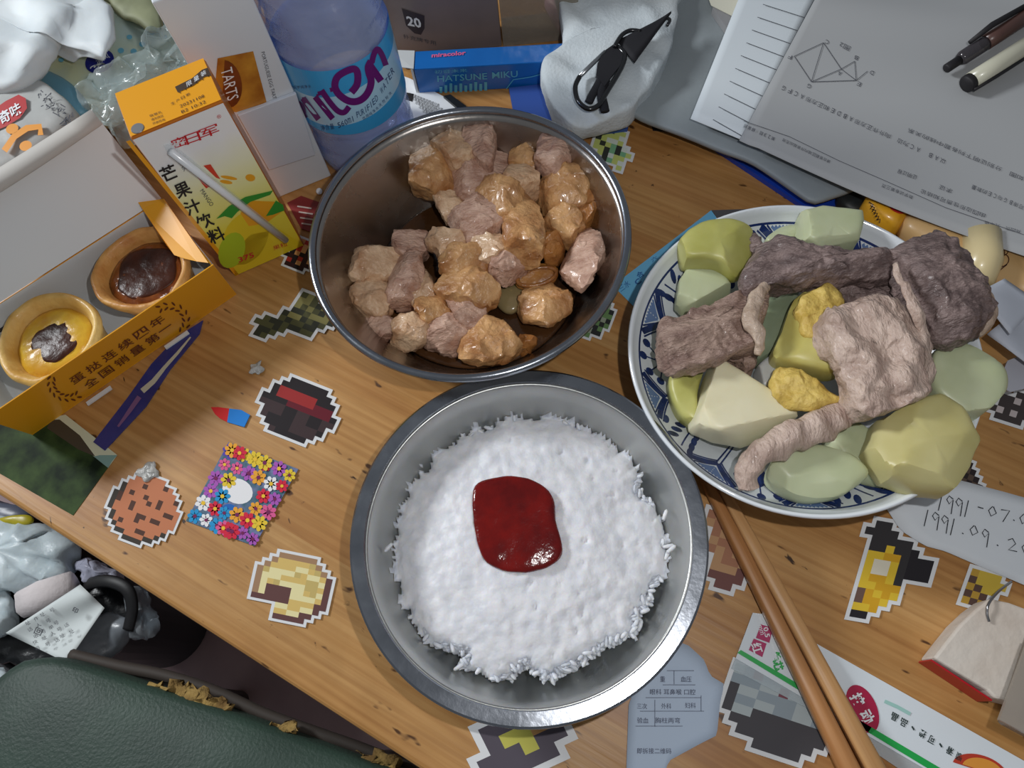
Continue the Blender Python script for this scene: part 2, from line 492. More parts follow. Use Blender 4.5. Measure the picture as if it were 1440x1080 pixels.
def crumple(nm, pix, z, hu, hd, mt, label, cat, seed, amp=0.006, freq=60, n=2.2, tilt=(0, 0), parent=None, npts=64, rings=10):
    q = MB().pebble(OUT(pix, z), z, hu, hd, n, amp, freq, seed, rings, tilt, npts=npts)
    return q.build(nm, mt, parent, smooth=True, label=label, cat=cat)
filler = crumple('black_bag', [(-40, 740), (60, 716), (150, 790), (186, 846), (176, 890), (116, 930), (10, 935), (-44, 880)], ZB - 0.022, 0.006, 0.012, m_blackbag,
        'black plastic bag lining the heap beside the desk', 'plastic bag', 3, 0.006)
crumple('plastic_bag', [(-60, 740), (0, 733), (58, 735), (95, 752), (108, 778), (100, 805), (70, 822), (30, 830), (-60, 835)], ZB, 0.018, 0.014, m_pbag,
        'puffed thin white plastic bag at the left below the desk edge', 'plastic bag', 5, 0.007, 70)
crumple('plastic_bag', [(-50, 835), (-5, 822), (12, 838), (20, 862), (8, 892), (-50, 900)], ZB - 0.004, 0.012, 0.012, m_pbag,
        'white plastic bag handle loop at the left photo edge under the puffed bag', 'plastic bag', 8, 0.006, 70)
crumple('plastic_bag', [(-50, 930), (-10, 932), (14, 945), (10, 968), (-10, 1000), (-60, 1010)], ZB - 0.006, 0.012, 0.012, m_pbag,
        'white plastic bag scrap touching the green chair corner', 'plastic bag', 11, 0.005, 70)
# rolled tissue
q = MB().tube([P(30, 850, ZB + 0.004), P(60, 838, ZB + 0.006), P(102, 822, ZB + 0.008)], [0.011, 0.013, 0.011], 14, flat=0.75)
for v in q.v: v += Vector((0, 0, noise.noise(v * 120) * 0.004))
q.build('tissue_roll', [mat('soft_tissue', (222, 214, 214), 0.9, bump=0.3, bscale=200)], smooth=True, label='rolled pale pinkish tissue between white bag and printed slip', cat='tissue')
# printed slip of paper, folded
def sheet(pix4, zf, nu=14, nv=14):
    a, b, c, d = pix4
    def fn(u, v):
        x = (a[0] * (1 - u) + b[0] * u) * (1 - v) + (d[0] * (1 - u) + c[0] * u) * v
        y = (a[1] * (1 - u) + b[1] * u) * (1 - v) + (d[1] * (1 - u) + c[1] * u) * v
        return P(x, y, zf(u, v))
    return MB().grid(fn, nu, nv)
def solid(o, t):
    md = o.modifiers.new('thickness', 'SOLIDIFY'); md.thickness = t; md.offset = 0; return o
slip = thing('paper_slip', 'white printed delivery slip folded on top of the rubbish heap', 'paper', P(90, 880, ZB))
q = sheet([(113, 822), (147, 855), (94, 932), (8, 890)], lambda u, v: ZB + 0.016 + 0.004 * math.sin(u * 5 + v * 3))
solid(q.build('sheet', mat('slip_paper', (220, 228, 228), 0.8), slip, smooth=True), 0.0003)
q = MB(); S = flat(ZB + 0.0215)
rnd = random.Random(4)
for r in range(5):
    for k in range(rnd.randint(3, 6)):
        x = 40 + k * 11 + r * 4 + rnd.uniform(-3, 3); y = 870 + r * 9 - k * 6 + 6
        write(q, rnd.choice('收件人单号地址电话快递'), (x, y), (6, -3.5), (-3, -5), S)
write(q, '回', (54, 888), (10, 4), (4, -9), S, bold=0.01); write(q, '印', (106, 858), (7, 4), (3, -7), S, bold=0.02)
q.build('lettering', INKGREY, slip)
crumple('plastic_film', [(92, 905), (100, 880), (145, 862), (172, 868), (192, 888), (150, 930), (118, 938), (92, 932)], ZB - 0.006, 0.012, 0.008, m_greypl,
        'grey translucent plastic film tucked under the printed slip', 'plastic film', 21, 0.004, 60)
crumple('plastic_wrapper', [(180, 828), (200, 828), (216, 868), (214, 888), (190, 896), (182, 860)], ZB - 0.006, 0.010, 0.010, m_clear,
        'crinkled clear wrapper at the right end of the rubbish heap', 'wrapper', 25, 0.006, 110)
crumple('plastic_wrapper', [(108, 792), (124, 782), (146, 796), (176, 816), (150, 820), (120, 818)], ZB - 0.004, 0.010, 0.010, mat('lilac_film', (176, 178, 196), 0.25, bump=0.6, bscale=120),
        'pale lilac wrapper close under the desk edge', 'wrapper', 27, 0.005, 100)
# black strap
q = MB().tube(smoothline([P(120, 822, ZB + 0.002), P(150, 817, ZB + 0.012), P(178, 828, ZB + 0.014), P(186, 855, ZB + 0.010), P(180, 886, ZB + 0.004)], 6), 0.005, 8, flat=0.35)
q.build('strap', mat('black_strap', (24, 24, 26), 0.5), smooth=True, label='black plastic strap looping over the rubbish heap', cat='strap')
pk = thing('snack_pouch', 'grey and yellow snack pouch at the far left below the desk', 'pouch', P(10, 715, ZB))
MB().pebble(OUT([(-60, 690), (10, 706), (45, 722), (40, 733), (-10, 745), (-60, 740)], ZB - 0.002), ZB - 0.002, 0.010, 0.008, 2.6, 0.003, 70, 31).build('pouch_body', mat('pouch_grey', (98, 104, 122), 0.35), pk, smooth=True)
MB().pebble(OUT([(0, 729), (36, 724), (46, 730), (40, 738), (10, 737)], ZB + 0.008), ZB + 0.008, 0.003, 0.004, 2.6, 0.0012, 70, 32).build('yellow_band', mat('pouch_yellow', (190, 176, 40), 0.35), pk, smooth=True)

# ------------------------------------------------------------------ steel bowls
def steel(name, col, rough, bump, bscale, stretch=None):
    m = bpy.data.materials.new(name); m.use_nodes = True
    nt = m.node_tree; N = nt.nodes; L = nt.links; b = N['Principled BSDF']
    b.inputs['Base Color'].default_value = lin(col); b.inputs['Metallic'].default_value = 1.0
    tc = N.new('ShaderNodeTexCoord')
    n = N.new('ShaderNodeTexNoise'); n.inputs['Scale'].default_value = 45; n.inputs['Detail'].default_value = 6; L.new(tc.outputs['Object'], n.inputs[0])
    r = N.new('ShaderNodeMapRange'); r.inputs[1].default_value = 0.3; r.inputs[2].default_value = 0.75; r.inputs[3].default_value = rough - 0.07; r.inputs[4].default_value = rough + 0.10
    L.new(n.outputs['Fac'], r.inputs[0]); L.new(r.outputs[0], b.inputs['Roughness'])
    n2 = N.new('ShaderNodeTexNoise'); n2.inputs['Scale'].default_value = bscale; n2.inputs['Detail'].default_value = 3
    mp = N.new('ShaderNodeMapping'); L.new(tc.outputs['Object'], mp.inputs[0]); L.new(mp.outputs[0], n2.inputs[0])
    if stretch: mp.inputs['Scale'].default_value = stretch
    bp = N.new('ShaderNodeBump'); bp.inputs['Strength'].default_value = bump; bp.inputs['Distance'].default_value = 0.001
    L.new(n2.outputs['Fac'], bp.inputs['Height']); L.new(bp.outputs[0], b.inputs['Normal'])
    return m
m_steel = steel('brushed_steel', (186, 188, 186), 0.36, 0.05, 500, (1, 1, 0.1))
m_rim = steel('scratched_steel_rim', (152, 157, 165), 0.24, 0.08, 300, (1, 1, 1))

ZR = 0.046
def circ_from(pts, z):
    import numpy as np
    w = np.array([list(P(x, y, z))[:2] for x, y in pts]); A = np.c_[2 * w, np.ones(len(w))]
    s_, *_ = np.linalg.lstsq(A, (w ** 2).sum(1), rcond=None)
    return s_[0], s_[1], math.sqrt(s_[2] + s_[0] ** 2 + s_[1] ** 2)
rx, ry, rr = circ_from([(489, 755), (999, 740), (730, 1031), (535, 640), (950, 905), (985, 840), (507, 860), (570, 960), (905, 575), (970, 650)], ZR)
RB = (rx, ry, 0)
print('rice bowl', rx, ry, rr)
bowl = thing('steel_bowl', 'wide-rimmed steel bowl holding white rice and ketchup', 'bowl', (rx, ry, 0), 'steel bowls on the desk')
ri = rr * 0.912
prof_in = [(ri, ZR), (ri - 0.0012, ZR - 0.0015), (ri - 0.004, ZR - 0.012), (ri - 0.008, ZR - 0.024), (ri - 0.015, ZR - 0.034), (ri - 0.026, 0.0042), (0.030, 0.0026), (0, 0.0026)]
prof_out = [(0, 0.0005), (0.030, 0.0005), (ri - 0.025, 0.0012), (ri - 0.014, ZR - 0.036), (ri - 0.0065, ZR - 0.025), (ri - 0.003, ZR - 0.012), (ri - 0.0002, ZR - 0.0025)]
MB().lathe(prof_out + [(ri, ZR - 0.001)] + prof_in, RB, 128).build('bowl_body', m_steel, bowl, smooth=True)
MB().lathe([(ri, ZR), (ri + 0.0004, ZR + 0.0006), (rr - 0.0012, ZR + 0.0006), (rr - 0.0002, ZR - 0.0002), (rr, ZR - 0.0016), (rr - 0.0008, ZR - 0.0022), (rr - 0.002, ZR - 0.0016), (ri, ZR - 0.0012)], RB, 128).build('rim', m_rim, bowl, smooth=True, ang=25, label='flat scratched rim of the bowl')

ZC = 0.060
cx, cy, cr = circ_from([(430, 330), (888, 303), (697, 150), (477, 240), (570, 177), (813, 190), (863, 243), (620, 541), (778, 503), (853, 423), (440, 383), (480, 463), (540, 520)], ZC)
print('chicken bowl', cx, cy, cr)
CB = (cx, cy, 0)
cbowl = thing('steel_bowl', 'rolled-rim steel bowl of braised chicken in brown sauce', 'bowl', (cx, cy, 0), 'steel bowls on the desk')
c2 = cr - 0.0035
def inner_c(r):                               # inner wall height of the chicken bowl
    t = max(0.0, (r - 0.040) / (c2 - 0.040)); return 0.004 + (ZC - 0.004) * t ** 1.9
pin = [(c2 * 1.0, ZC)] + [(r, inner_c(r)) for r in [c2 - 0.002 * k for k in range(1, 24)] if r > 0.041] + [(0.040, 0.004), (0.02, 0.0035), (0, 0.0035)]
pout = [(0, 0.0005), (0.039, 0.0005)] + [(r + 0.0009, inner_c(r) - 0.0012) for r in [c2 - 0.002 * k for k in range(23, 0, -1)] if r > 0.045]
m_cst = steel('greasy_steel', (176, 170, 164), 0.25, 0.04, 300, (1, 1, 0.2))
MB().lathe(pout + [(c2 + 0.0008, ZC - 0.001)] + pin, CB, 128).build('bowl_body', m_cst, cbowl, smooth=True)
MB().tube([(cx + math.cos(t / 128 * 6.28318) * (cr - 0.0022), cy + math.sin(t / 128 * 6.28318) * (cr - 0.0022), ZC) for t in range(128)], 0.0022, 10, closed=True).build('rim', m_rim, cbowl, smooth=True, label='rolled rim of the bowl')
# sauce
m_sauce = mat('brown_sauce', (96, 62, 34), 0.10, (62, 40, 24), 26.0, spec=0.6, clear=0.25, tint=(170, 120, 70), bump=0.15, bscale=160)
ZSA = 0.0165
rs = c2
while inner_c(rs) > ZSA: rs -= 0.0002
sauce = MB().lathe([(0, ZSA - 0.003), (rs - 0.005, ZSA - 0.003), (rs - 0.0004, ZSA), (rs - 0.002, ZSA + 0.0004), (rs * 0.5, ZSA), (0, ZSA)], CB, 96).build('sauce', m_sauce, smooth=True, label='shallow brown oily sauce pooled under the chicken', cat='sauce', kind='stuff')

# ------------------------------------------------------------------ rice and ketchup
m_rice = mat('boiled_rice', (232, 232, 236), 0.5, (218, 220, 226), 160.0, bump=0.2, bscale=500, sss=0.5)
ro = [(523, 762), (548, 762), (552, 740), (570, 712), (553, 690), (556, 676), (575, 680), (585, 655), (606, 630), (640, 618), (700, 594), (752, 580), (778, 562), (796, 575), (830, 574), (868, 586), (888, 606), (896, 640), (900, 668), (892, 690), (925, 715), (938, 742), (955, 776), (932, 800), (912, 830), (905, 850), (888, 868), (892, 890), (872, 892), (842, 905), (810, 930), (768, 950), (738, 926), (715, 948), (690, 952), (645, 938), (664, 916), (640, 908), (600, 900), (594, 880), (578, 862), (552, 840), (548, 815), (552, 800), (530, 782)]
def rb_in(r_):
    for (ra_, za_), (rb_, zb_) in zip(prof_in, prof_in[1:]):
        if rb_ <= r_ <= ra_: return zb_ + (za_ - zb_) * (r_ - rb_) / max(1e-9, ra_ - rb_)
    return ZR if r_ > ri else 0.0026
def rice_z(x, y):
    d = math.hypot(x - rx, y - ry) / (rr * 0.86)
    z = 0.0345 - 0.012 * min(1.3, d) ** 2.2
    return z + 0.0016 * noise.noise(Vector((x * 60, y * 60, 1))) + 0.0009 * noise.noise(Vector((x * 190, y * 190, 4)))
pts = resample([Vector((p.x, p.y, 0)) for p in OUT([(743 + (x - 743) * 1.03, 765 + (y - 765) * 1.03) for x, y in ro], 0.026)], 200, False)
cen = Vector((rx, ry, 0))
for k_, p_ in enumerate(pts):
    d_ = p_ - cen
    if d_.length > ri - 0.0082: pts[k_] = cen + d_.normalized() * (ri - 0.0082)
rng = random.Random(12)
def inside(x, y, poly):
    c = False; j = len(poly) - 1
    for i in range(len(poly)):
        xi, yi, xj, yj = poly[i].x, poly[i].y, poly[j].x, poly[j].y
        if (yi > y) != (yj > y) and x < (xj - xi) * (y - yi) / (yj - yi) + xi: c = not c
        j = i
    return c
rice = MB(); STEP = 0.00125; cells = set(); vid_ = {}
n_ = int(rr / STEP) + 2
for a in range(-n_, n_):
    for b in range(-n_, n_):
        x, y = rx + (a + 0.5) * STEP, ry + (b + 0.5) * STEP
        jx = 0.0022 * noise.noise(Vector((x * 420, y * 420, 2.0))); jy = 0.0022 * noise.noise(Vector((x * 420, y * 420, 9.0)))
        jx += 0.0034 * noise.noise(Vector((x * 150, y * 150, 12.0))); jy += 0.0034 * noise.noise(Vector((x * 150, y * 150, 19.0)))
        if inside(x + jx, y + jy, pts) and math.hypot(x - rx, y - ry) < ri - 0.0075: cells.add((a, b))
def edge_d(a, b):                              # rings of cells to the edge, at most 4
    for k in range(1, 5):
        if any((a + da, b + db) not in cells for da in (-k, 0, k - 1) for db in (-k, 0, k - 1)): return k - 1
    return 4
def RV(a, b, low=False):
    k = (a, b, low)
    if k not in vid_:
        x, y = rx + a * STEP, ry + b * STEP; d = edge_d(a, b)
        x += 0.0005 * noise.noise(Vector((x * 900, y * 900, 5))); y += 0.0005 * noise.noise(Vector((x * 900, y * 900, 15)))
        fl_ = rb_in(math.hypot(x - rx, y - ry)) + 0.0008
        z = rice_z(x, y) - (0.0042, 0.0020, 0.0009, 0.0003, 0.0)[d]
        z += 0.0005 * noise.noise(Vector((x * 380, y * 380, 7))) - 0.0016 * max(0.0, noise.noise(Vector((x * 240, y * 240, 21))) - 0.42) * 4
        vid_[k] = rice.vert((x, y, fl_ if low else max(fl_ + 0.0004, z)))
    return vid_[k]
for (a, b) in cells:
    rice.f.append((RV(a, b), RV(a + 1, b), RV(a + 1, b + 1), RV(a, b + 1))); rice.m.append(0)
    rice.f.append((RV(a, b, True), RV(a, b + 1, True), RV(a + 1, b + 1, True), RV(a + 1, b, True))); rice.m.append(0)
    for da, db, (p0, q0), (p1, q1) in ((-1, 0, (0, 1), (0, 0)), (1, 0, (1, 0), (1, 1)), (0, -1, (0, 0), (1, 0)), (0, 1, (1, 1), (0, 1))):
        if (a + da, b + db) not in cells:
            rice.f.append((RV(a + p0, b + q0), RV(a + p0, b + q0, True), RV(a + p1, b + q1, True), RV(a + p1, b + q1))); rice.m.append(0)
ket = OUT([(664, 700), (672, 680), (700, 671), (735, 671), (765, 684), (779, 702), (782, 735), (791, 770), (783, 790), (760, 801), (730, 805), (700, 800), (680, 785), (668, 750)], 0.036)
kc = sum(ket, Vector()) / len(ket)
ring8 = [(math.cos(t / 5 * 6.2832), math.sin(t / 5 * 6.2832)) for t in range(5)]
def grain(mb, p, ang, pitch, ln, w):
    d = Vector((math.cos(ang) * math.cos(pitch), math.sin(ang) * math.cos(pitch), math.sin(pitch)))
    x = d.cross(Vector((0, 0, 1))).normalized(); y = x.cross(d)
    i = len(mb.v)
    for s_, r_ in ((-0.5, 0.0), (-0.36, 0.75), (0.0, 1.0), (0.34, 0.85), (0.5, 0.0)):
        if r_ == 0: mb.v.append(p + d * (s_ * ln))
        else:
            for a, b in ring8: mb.v.append(p + d * (s_ * ln) + x * (a * w * r_) + y * (b * w * r_))
    for t in range(5):
        u_ = (t + 1) % 5
        mb.f.append((i, i + 1 + u_, i + 1 + t)); mb.f.append((i + 1 + t, i + 1 + u_, i + 6 + u_, i + 6 + t))
        mb.f.append((i + 6 + t, i + 6 + u_, i + 11 + u_, i + 11 + t)); mb.f.append((i + 11 + t, i + 11 + u_, i + 16)); mb.m += [0, 0, 0, 0]
cnt = 0
while cnt < 0:
    a = rng.uniform(0, 6.2832); r_ = rr * 0.95 * math.sqrt(rng.random())
    x, y = rx + math.cos(a) * r_, ry + math.sin(a) * r_
    if not inside(x, y, pts): continue
    if inside(x, y, [kc + (k - kc) * 0.9 for k in ket]): continue
    grain(rice, Vector((x, y, rice_z(x, y) - rng.uniform(0.0010, 0.0016))), rng.uniform(0, 6.28), rng.gauss(0, 0.25), rng.uniform(0.0042, 0.0062), rng.uniform(0.0009, 0.00115))
    cnt += 1
for k in range(1900):                          # ragged fringe
    i = rng.randrange(len(pts)); p = pts[i].lerp(pts[(i + 1) % len(pts)], rng.random())
    p = cen + (p - cen) * rng.uniform(0.955, 1.012)
    z = max(rice_z(p.x, p.y) - rng.uniform(0.001, 0.012), rb_in(math.hypot(p.x - rx, p.y - ry)) + 0.0022)
    if z - 0.0012 < rb_in(math.hypot(p.x - rx, p.y - ry) + 0.0032): continue
    grain(rice, Vector((p.x, p.y, z)), rng.uniform(0, 6.28), rng.gauss(0, 0.2), rng.uniform(0.0042, 0.0064), 0.00115)
for (x, y, an) in [(935, 724, 60), (540, 774, 20), (536, 764, 80), (546, 770, 40), (944, 772, 30), (938, 780, 60), (940, 768, 0), (652, 930, 10), (660, 938, 30), (566, 684, 60), (588, 648, 40), (884, 598, 70), (892, 612, 20), (780, 572, 60), (788, 568, 100), (645, 938, 20), (630, 903, 80), (533, 768, 30), (572, 652, 90), (900, 880, 60), (562, 690, 70), (600, 895, 40)]:
    z_ = 0.02
    for _ in range(8): p = P(x, y, z_); z_ = max(0.02, rb_in(math.hypot(p.x - rx, p.y - ry) + 0.0026) + 0.0018)
    p = P(x, y, z_)
    if math.hypot(p.x - rx, p.y - ry) > ri - 0.0078: continue
    grain(rice, p, math.radians(an), 0.1, 0.006, 0.0011)
rice.build('rice', m_rice, smooth=True, label='mound of sticky white boiled rice in the wide-rimmed steel bowl', cat='rice', kind='stuff')
m_ket = mat('tomato_ketchup', (118, 18, 14), 0.16, (92, 14, 14), 90.0, spec=0.4, bump=0.22, bscale=240, sss=0.05)
kt = MB().pebble([(p.x, p.y) for p in ket], 0.0352, 0.0030, 0.004, 3.4, 0.0005, 130, 4, 12, npts=72)
kt.build('ketchup', m_ket, smooth=True, label='glossy dark red blob of ketchup on the white rice', cat='ketchup')

# ------------------------------------------------------------------ braised chicken, piece by piece
m_ch = [mat('chicken_pale', (226, 192, 156), 0.38, (182, 136, 98), 85.0, bump=0.7, bscale=330, coat=0.25, sss=0.12),
        mat('chicken_golden', (216, 168, 114), 0.34, (158, 104, 58), 75.0, bump=0.7, bscale=300, coat=0.4, sss=0.12),
        mat('chicken_pink', (218, 182, 160), 0.4, (174, 132, 112), 85.0, stretch=(1, 2.2, 1), bump=0.8, bscale=330, coat=0.22, sss=0.12),
        mat('chicken_brown', (180, 122, 64), 0.3, (134, 82, 40), 80.0, bump=0.6, bscale=240, coat=0.2, sss=0.1)]
CH = [  # cx, cy, length, width, angle, z, half-height, tone, label
 (642, 212, 56, 72, 80, 0.044, .010, 0, 'pale chicken lump against the far wall of the steel bowl, left half'),
 (676, 202, 70, 42, 70, 0.046, .009, 2, 'pale peaked chicken lump highest against the far bowl wall'),
 (603, 244, 62, 66, 70, 0.040, .011, 1, 'golden knobbly chicken chunk at the upper left of the chicken heap'),
 (682, 248, 98, 50, -16, 0.037, .010, 2, 'broad stringy chicken slab just below the tall pale lumps'),
 (738, 226, 48, 34, 20, 0.038, .008, 1, 'small golden chicken scrap at the far middle of the heap'),
 (780, 211, 48, 72, 10, 0.046, .010, 2, 'pinkish upright chicken chunk at the upper right bowl wall'),
 (822, 230, 34, 34, 30, 0.040, .008, 1, 'little golden chicken nub right of the pinkish upright chunk'),
 (790, 266, 74, 58, 10, 0.040, .011, 1, 'large golden chicken chunk on the right of the heap'),
 (734, 256, 40, 50, 80, 0.040, .010, 0, 'small pale chicken cube beside the large golden chunk'),
 (634, 292, 42, 34, 20, 0.033, .008, 0, 'small pale chicken wedge at the left edge of the upper heap'),
 (702, 282, 62, 62, 60, 0.042, .011, 1, 'golden folded chicken piece on top in the middle of the heap'),
 (676, 314, 80, 54, 15, 0.039, .010, 2, 'wide pinkish chicken piece with fibres in the heap centre'),
 (737, 330, 50, 106, 0, 0.043, .012, 1, 'long golden chicken strip running down the heap centre'),
 (818, 298, 36, 62, 0, 0.034, .009, 3, 'brown chicken skin piece by the right bowl wall'),
 (796, 318, 62, 40, -10, 0.036, .009, 1, 'golden chicken piece above the long pale pink block'),
 (821, 362, 92, 52, -68, 0.039, .010, 2, 'long pale pink chicken block at the right bowl wall'),
 (578, 343, 40, 48, 60, 0.030, .009, 2, 'dull pink chicken cube between upper heap and left heap'),
 (528, 373, 78, 46, -12, 0.032, .010, 0, 'pale ridged chicken slab at the top of the left heap'),
 (569, 398, 76, 40, 105, 0.033, .010, 2, 'narrow pinkish chicken wedge standing in the left heap'),
 (523, 421, 50, 56, 60, 0.029, .010, 0, 'pale chicken block at the far left of the bowl'),
 (531, 459, 54, 34, 12, 0.024, .008, 2, 'flat pinkish chicken scrap at the lower left of the bowl'),
 (579, 467, 46, 54, 75, 0.027, .010, 0, 'squarish chicken cube at the bottom left of the heap'),
 (612, 440, 44, 44, 40, 0.029, .009, 1, 'small golden chicken cube behind the two bottom cubes'),
 (628, 472, 44, 58, 85, 0.028, .010, 2, 'grey-pink chicken cube left of the big bottom golden piece'),
 (690, 480, 80, 62, -15, 0.027, .010, 1, 'big smooth golden chicken piece at the bottom of the bowl'),
 (658, 440, 60, 40, 25, 0.031, .009, 2, 'pinkish chicken piece in the lower middle of the heap'),
 (657, 403, 84, 50, 12, 0.036, .010, 1, 'broad golden chicken slab in the lower middle of the heap'),
 (634, 348, 54, 40, 15, 0.035, .009, 0, 'pale chicken flake at the left of the heap centre'),
 (650, 372, 66, 48, 8, 0.038, .010, 1, 'golden chicken block above the broad lower slab'),
 (690, 352, 52, 38, 10, 0.039, .009, 0, 'pale chicken piece tucked left of the long golden strip'),
 (714, 372, 44, 42, 30, 0.037, .009, 2, 'pinkish chicken nub below the long golden strip'),
 (766, 430, 72, 52, -5, 0.026, .008, 1, 'flat golden chicken piece lying in the sauce at lower right'),
 (777, 350, 24, 38, 0, 0.034, .008, 3, 'small brown chicken scrap beside the long golden strip'),
 (598, 412, 30, 56, 10, 0.027, .009, 0, 'thin pale chicken sliver in the middle of the left heap'),
 (737, 482, 28, 16, -10, 0.022, .005, 3, 'tiny brown chicken crumb right of the big bottom piece'),
]
rnd = random.Random(77)
for k, (x, y, ln, wd, an, z, hh, tone, lab) in enumerate(CH):
    n = rnd.choice([7, 8, 9, 10])
    o = ell(x, y, ln * (1.10 if k in (0, 1, 5, 6) else 1.17), wd * (1.10 if k in (0, 1, 5, 6) else 1.17), an, n, seed=100 + k, jit=0.13)
    q = MB().pebble(OUT(o, z), z, hh, hh * 1.1, rnd.choice([2.6, 3.2, 4.0]), 0.0028, 130, k + 1, 11, (rnd.uniform(-.25, .25), rnd.uniform(-.25, .25)), npts=56)
    q.facet(5, 300 + k, (0.62, 0.88))
    for v in q.v: v += Vector((noise.noise(v * 420), noise.noise(v * 420 + Vector((3, 3, 3))), noise.noise(v * 420 + Vector((7, 1, 9))))) * 0.0007
    q.build('chicken_piece', m_ch[tone], smooth=True, ang=38, label=lab, cat='chicken', group='braised chicken pieces in the steel bowl')
# ginger slice and onion in the sauce
m_gin = mat('browned_ginger', (190, 132, 62), 0.35, (150, 92, 40), 90.0, bump=0.4, bscale=220, coat=0.4)
g = thing('ginger_slice', 'curled browned ginger slice in the sauce beside the chicken', 'ginger', P(755, 388, 0.022))
MB().pebble(OUT(ell(755, 390, 64, 30, -14), 0.026), 0.026, 0.0025, 0.003, 3, 0.0006, 120, 9, npts=36, tilt=(0, 0.3)).build('slice_body', m_gin, g, smooth=True)
MB().tube([P(x, y, 0.0295) for x, y in ell(755, 389, 56, 23, -14, 28)], 0.0012, 8, closed=True).build('skin', m_ch[3], g, smooth=True)
MB().pebble(OUT(ell(719, 420, 40, 44, 60), 0.020), 0.020, 0.003, 0.004, 2.4, 0.001, 90, 2).build('onion_slice', mat('cooked_onion', (176, 156, 110), 0.2, clear=0.3, tint=(220, 200, 150), coat=0.5), smooth=True, label='translucent cooked onion slice sunk in the sauce', cat='onion')

# ------------------------------------------------------------------ blue and white plate
ZP = 0.048
qx, qy, qr = circ_from([(884, 462), (1124, 288), (945, 351), (1184, 721), (979, 675), (915, 594), (1269, 334), (1286, 700)], ZP)
print('plate', qx, qy, qr)
PC = (qx, qy, 0)
def plate_z(r):                               # inner surface height at radius r
    t = r / qr
    if t < 0.50: return 0.0105 + 0.001 * (t / 0.5) ** 2
    s_ = (t - 0.50) / 0.50
    return 0.0115 + (ZP - 0.0115) * (1 - (1 - s_) ** 1.0) * (0.55 + 0.45 * s_)
m_por = mat('white_porcelain', (226, 232, 238), 0.12, spec=0.6, coat=0.6)
m_cob = mat('cobalt_paint', (34, 58, 122), 0.2, (22, 36, 84), 160.0, coat=0.6)
m_cob2 = mat('cobalt_wash', (104, 130, 178), 0.2, coat=0.6)
plate = thing('porcelain_plate', 'deep white porcelain plate painted with blue sprigs, full of meat and radish', 'plate', PC)
pi_ = [(qr * t, plate_z(qr * t)) for t in (0, 0.25, 0.45, 0.5, 0.55, 0.62, 0.7, 0.78, 0.86, 0.93, 0.965)]
po_ = [(0, 0.004), (qr * 0.44, 0.004), (qr * 0.45, 0.0005), (qr * 0.48, 0.0005), (qr * 0.50, 0.0055), (qr * 0.62, 0.012), (qr * 0.78, 0.0235), (qr * 0.92, 0.0375), (qr * 0.985, 0.0445), (qr, 0.0470), (qr * 0.995, ZP + 0.0003), (qr * 0.98, ZP + 0.0003)]
MB().lathe(po_ + pi_[::-1], PC, 128).build('plate_body', m_por, plate, smooth=True)
def SP(r, a, lift=0.0002):                    # r as a share of the plate radius, a in degrees
    t = math.radians(a); R_ = qr * r
    return Vector((qx + R_ * math.cos(t), qy + R_ * math.sin(t), plate_z(R_) + lift))
pt_ = MB()
def pstroke(pts, w, mi=0, lift=0.0002):
    """painted line in plate coordinates (share of radius, degrees), w metres"""
    L_ = []; R_ = []
    W = [SP(r, a, lift) for r, a in pts]
    for k in range(len(W)):
        d = W[min(k + 1, len(W) - 1)] - W[max(k - 1, 0)]; nrm = Vector((-d.y, d.x, 0)).normalized()
        ww = (w[k] if isinstance(w, (list, tuple)) else w) / 2
        for sgn, lst in ((1, L_), (-1, R_)):
            p = W[k] + nrm * ww * sgn; p.z = plate_z(math.hypot(p.x - qx, p.y - qy)) + lift; lst.append(p)
    i = len(pt_.v); n = len(W); pt_.v += L_ + R_
    for k in range(n - 1): pt_.f.append((i + k, i + n + k, i + n + k + 1, i + k + 1)); pt_.m.append(mi)
def pdot(r, a, rad, mi=0, ex=1.0, ang=0.0):
    c_ = SP(r, a); o_ = []
    for k in range(12):
        t = 6.2832 * k / 12; x, y = math.cos(t) * rad * ex, math.sin(t) * rad
        p = Vector((c_.x + x * math.cos(ang) - y * math.sin(ang), c_.y + x * math.sin(ang) + y * math.cos(ang), 0))
        p.z = plate_z(math.hypot(p.x - qx, p.y - qy)) + 0.00025; o_.append(p)
    pt_.poly(o_, mi)
def seg(r0, a0, r1, a1, n=8): return [(r0 + (r1 - r0) * k / n, a0 + (a1 - a0) * k / n) for k in range(n + 1)]
pstroke([(0.925, a) for a in range(0, 361, 3)], 0.0009)
NP = 10
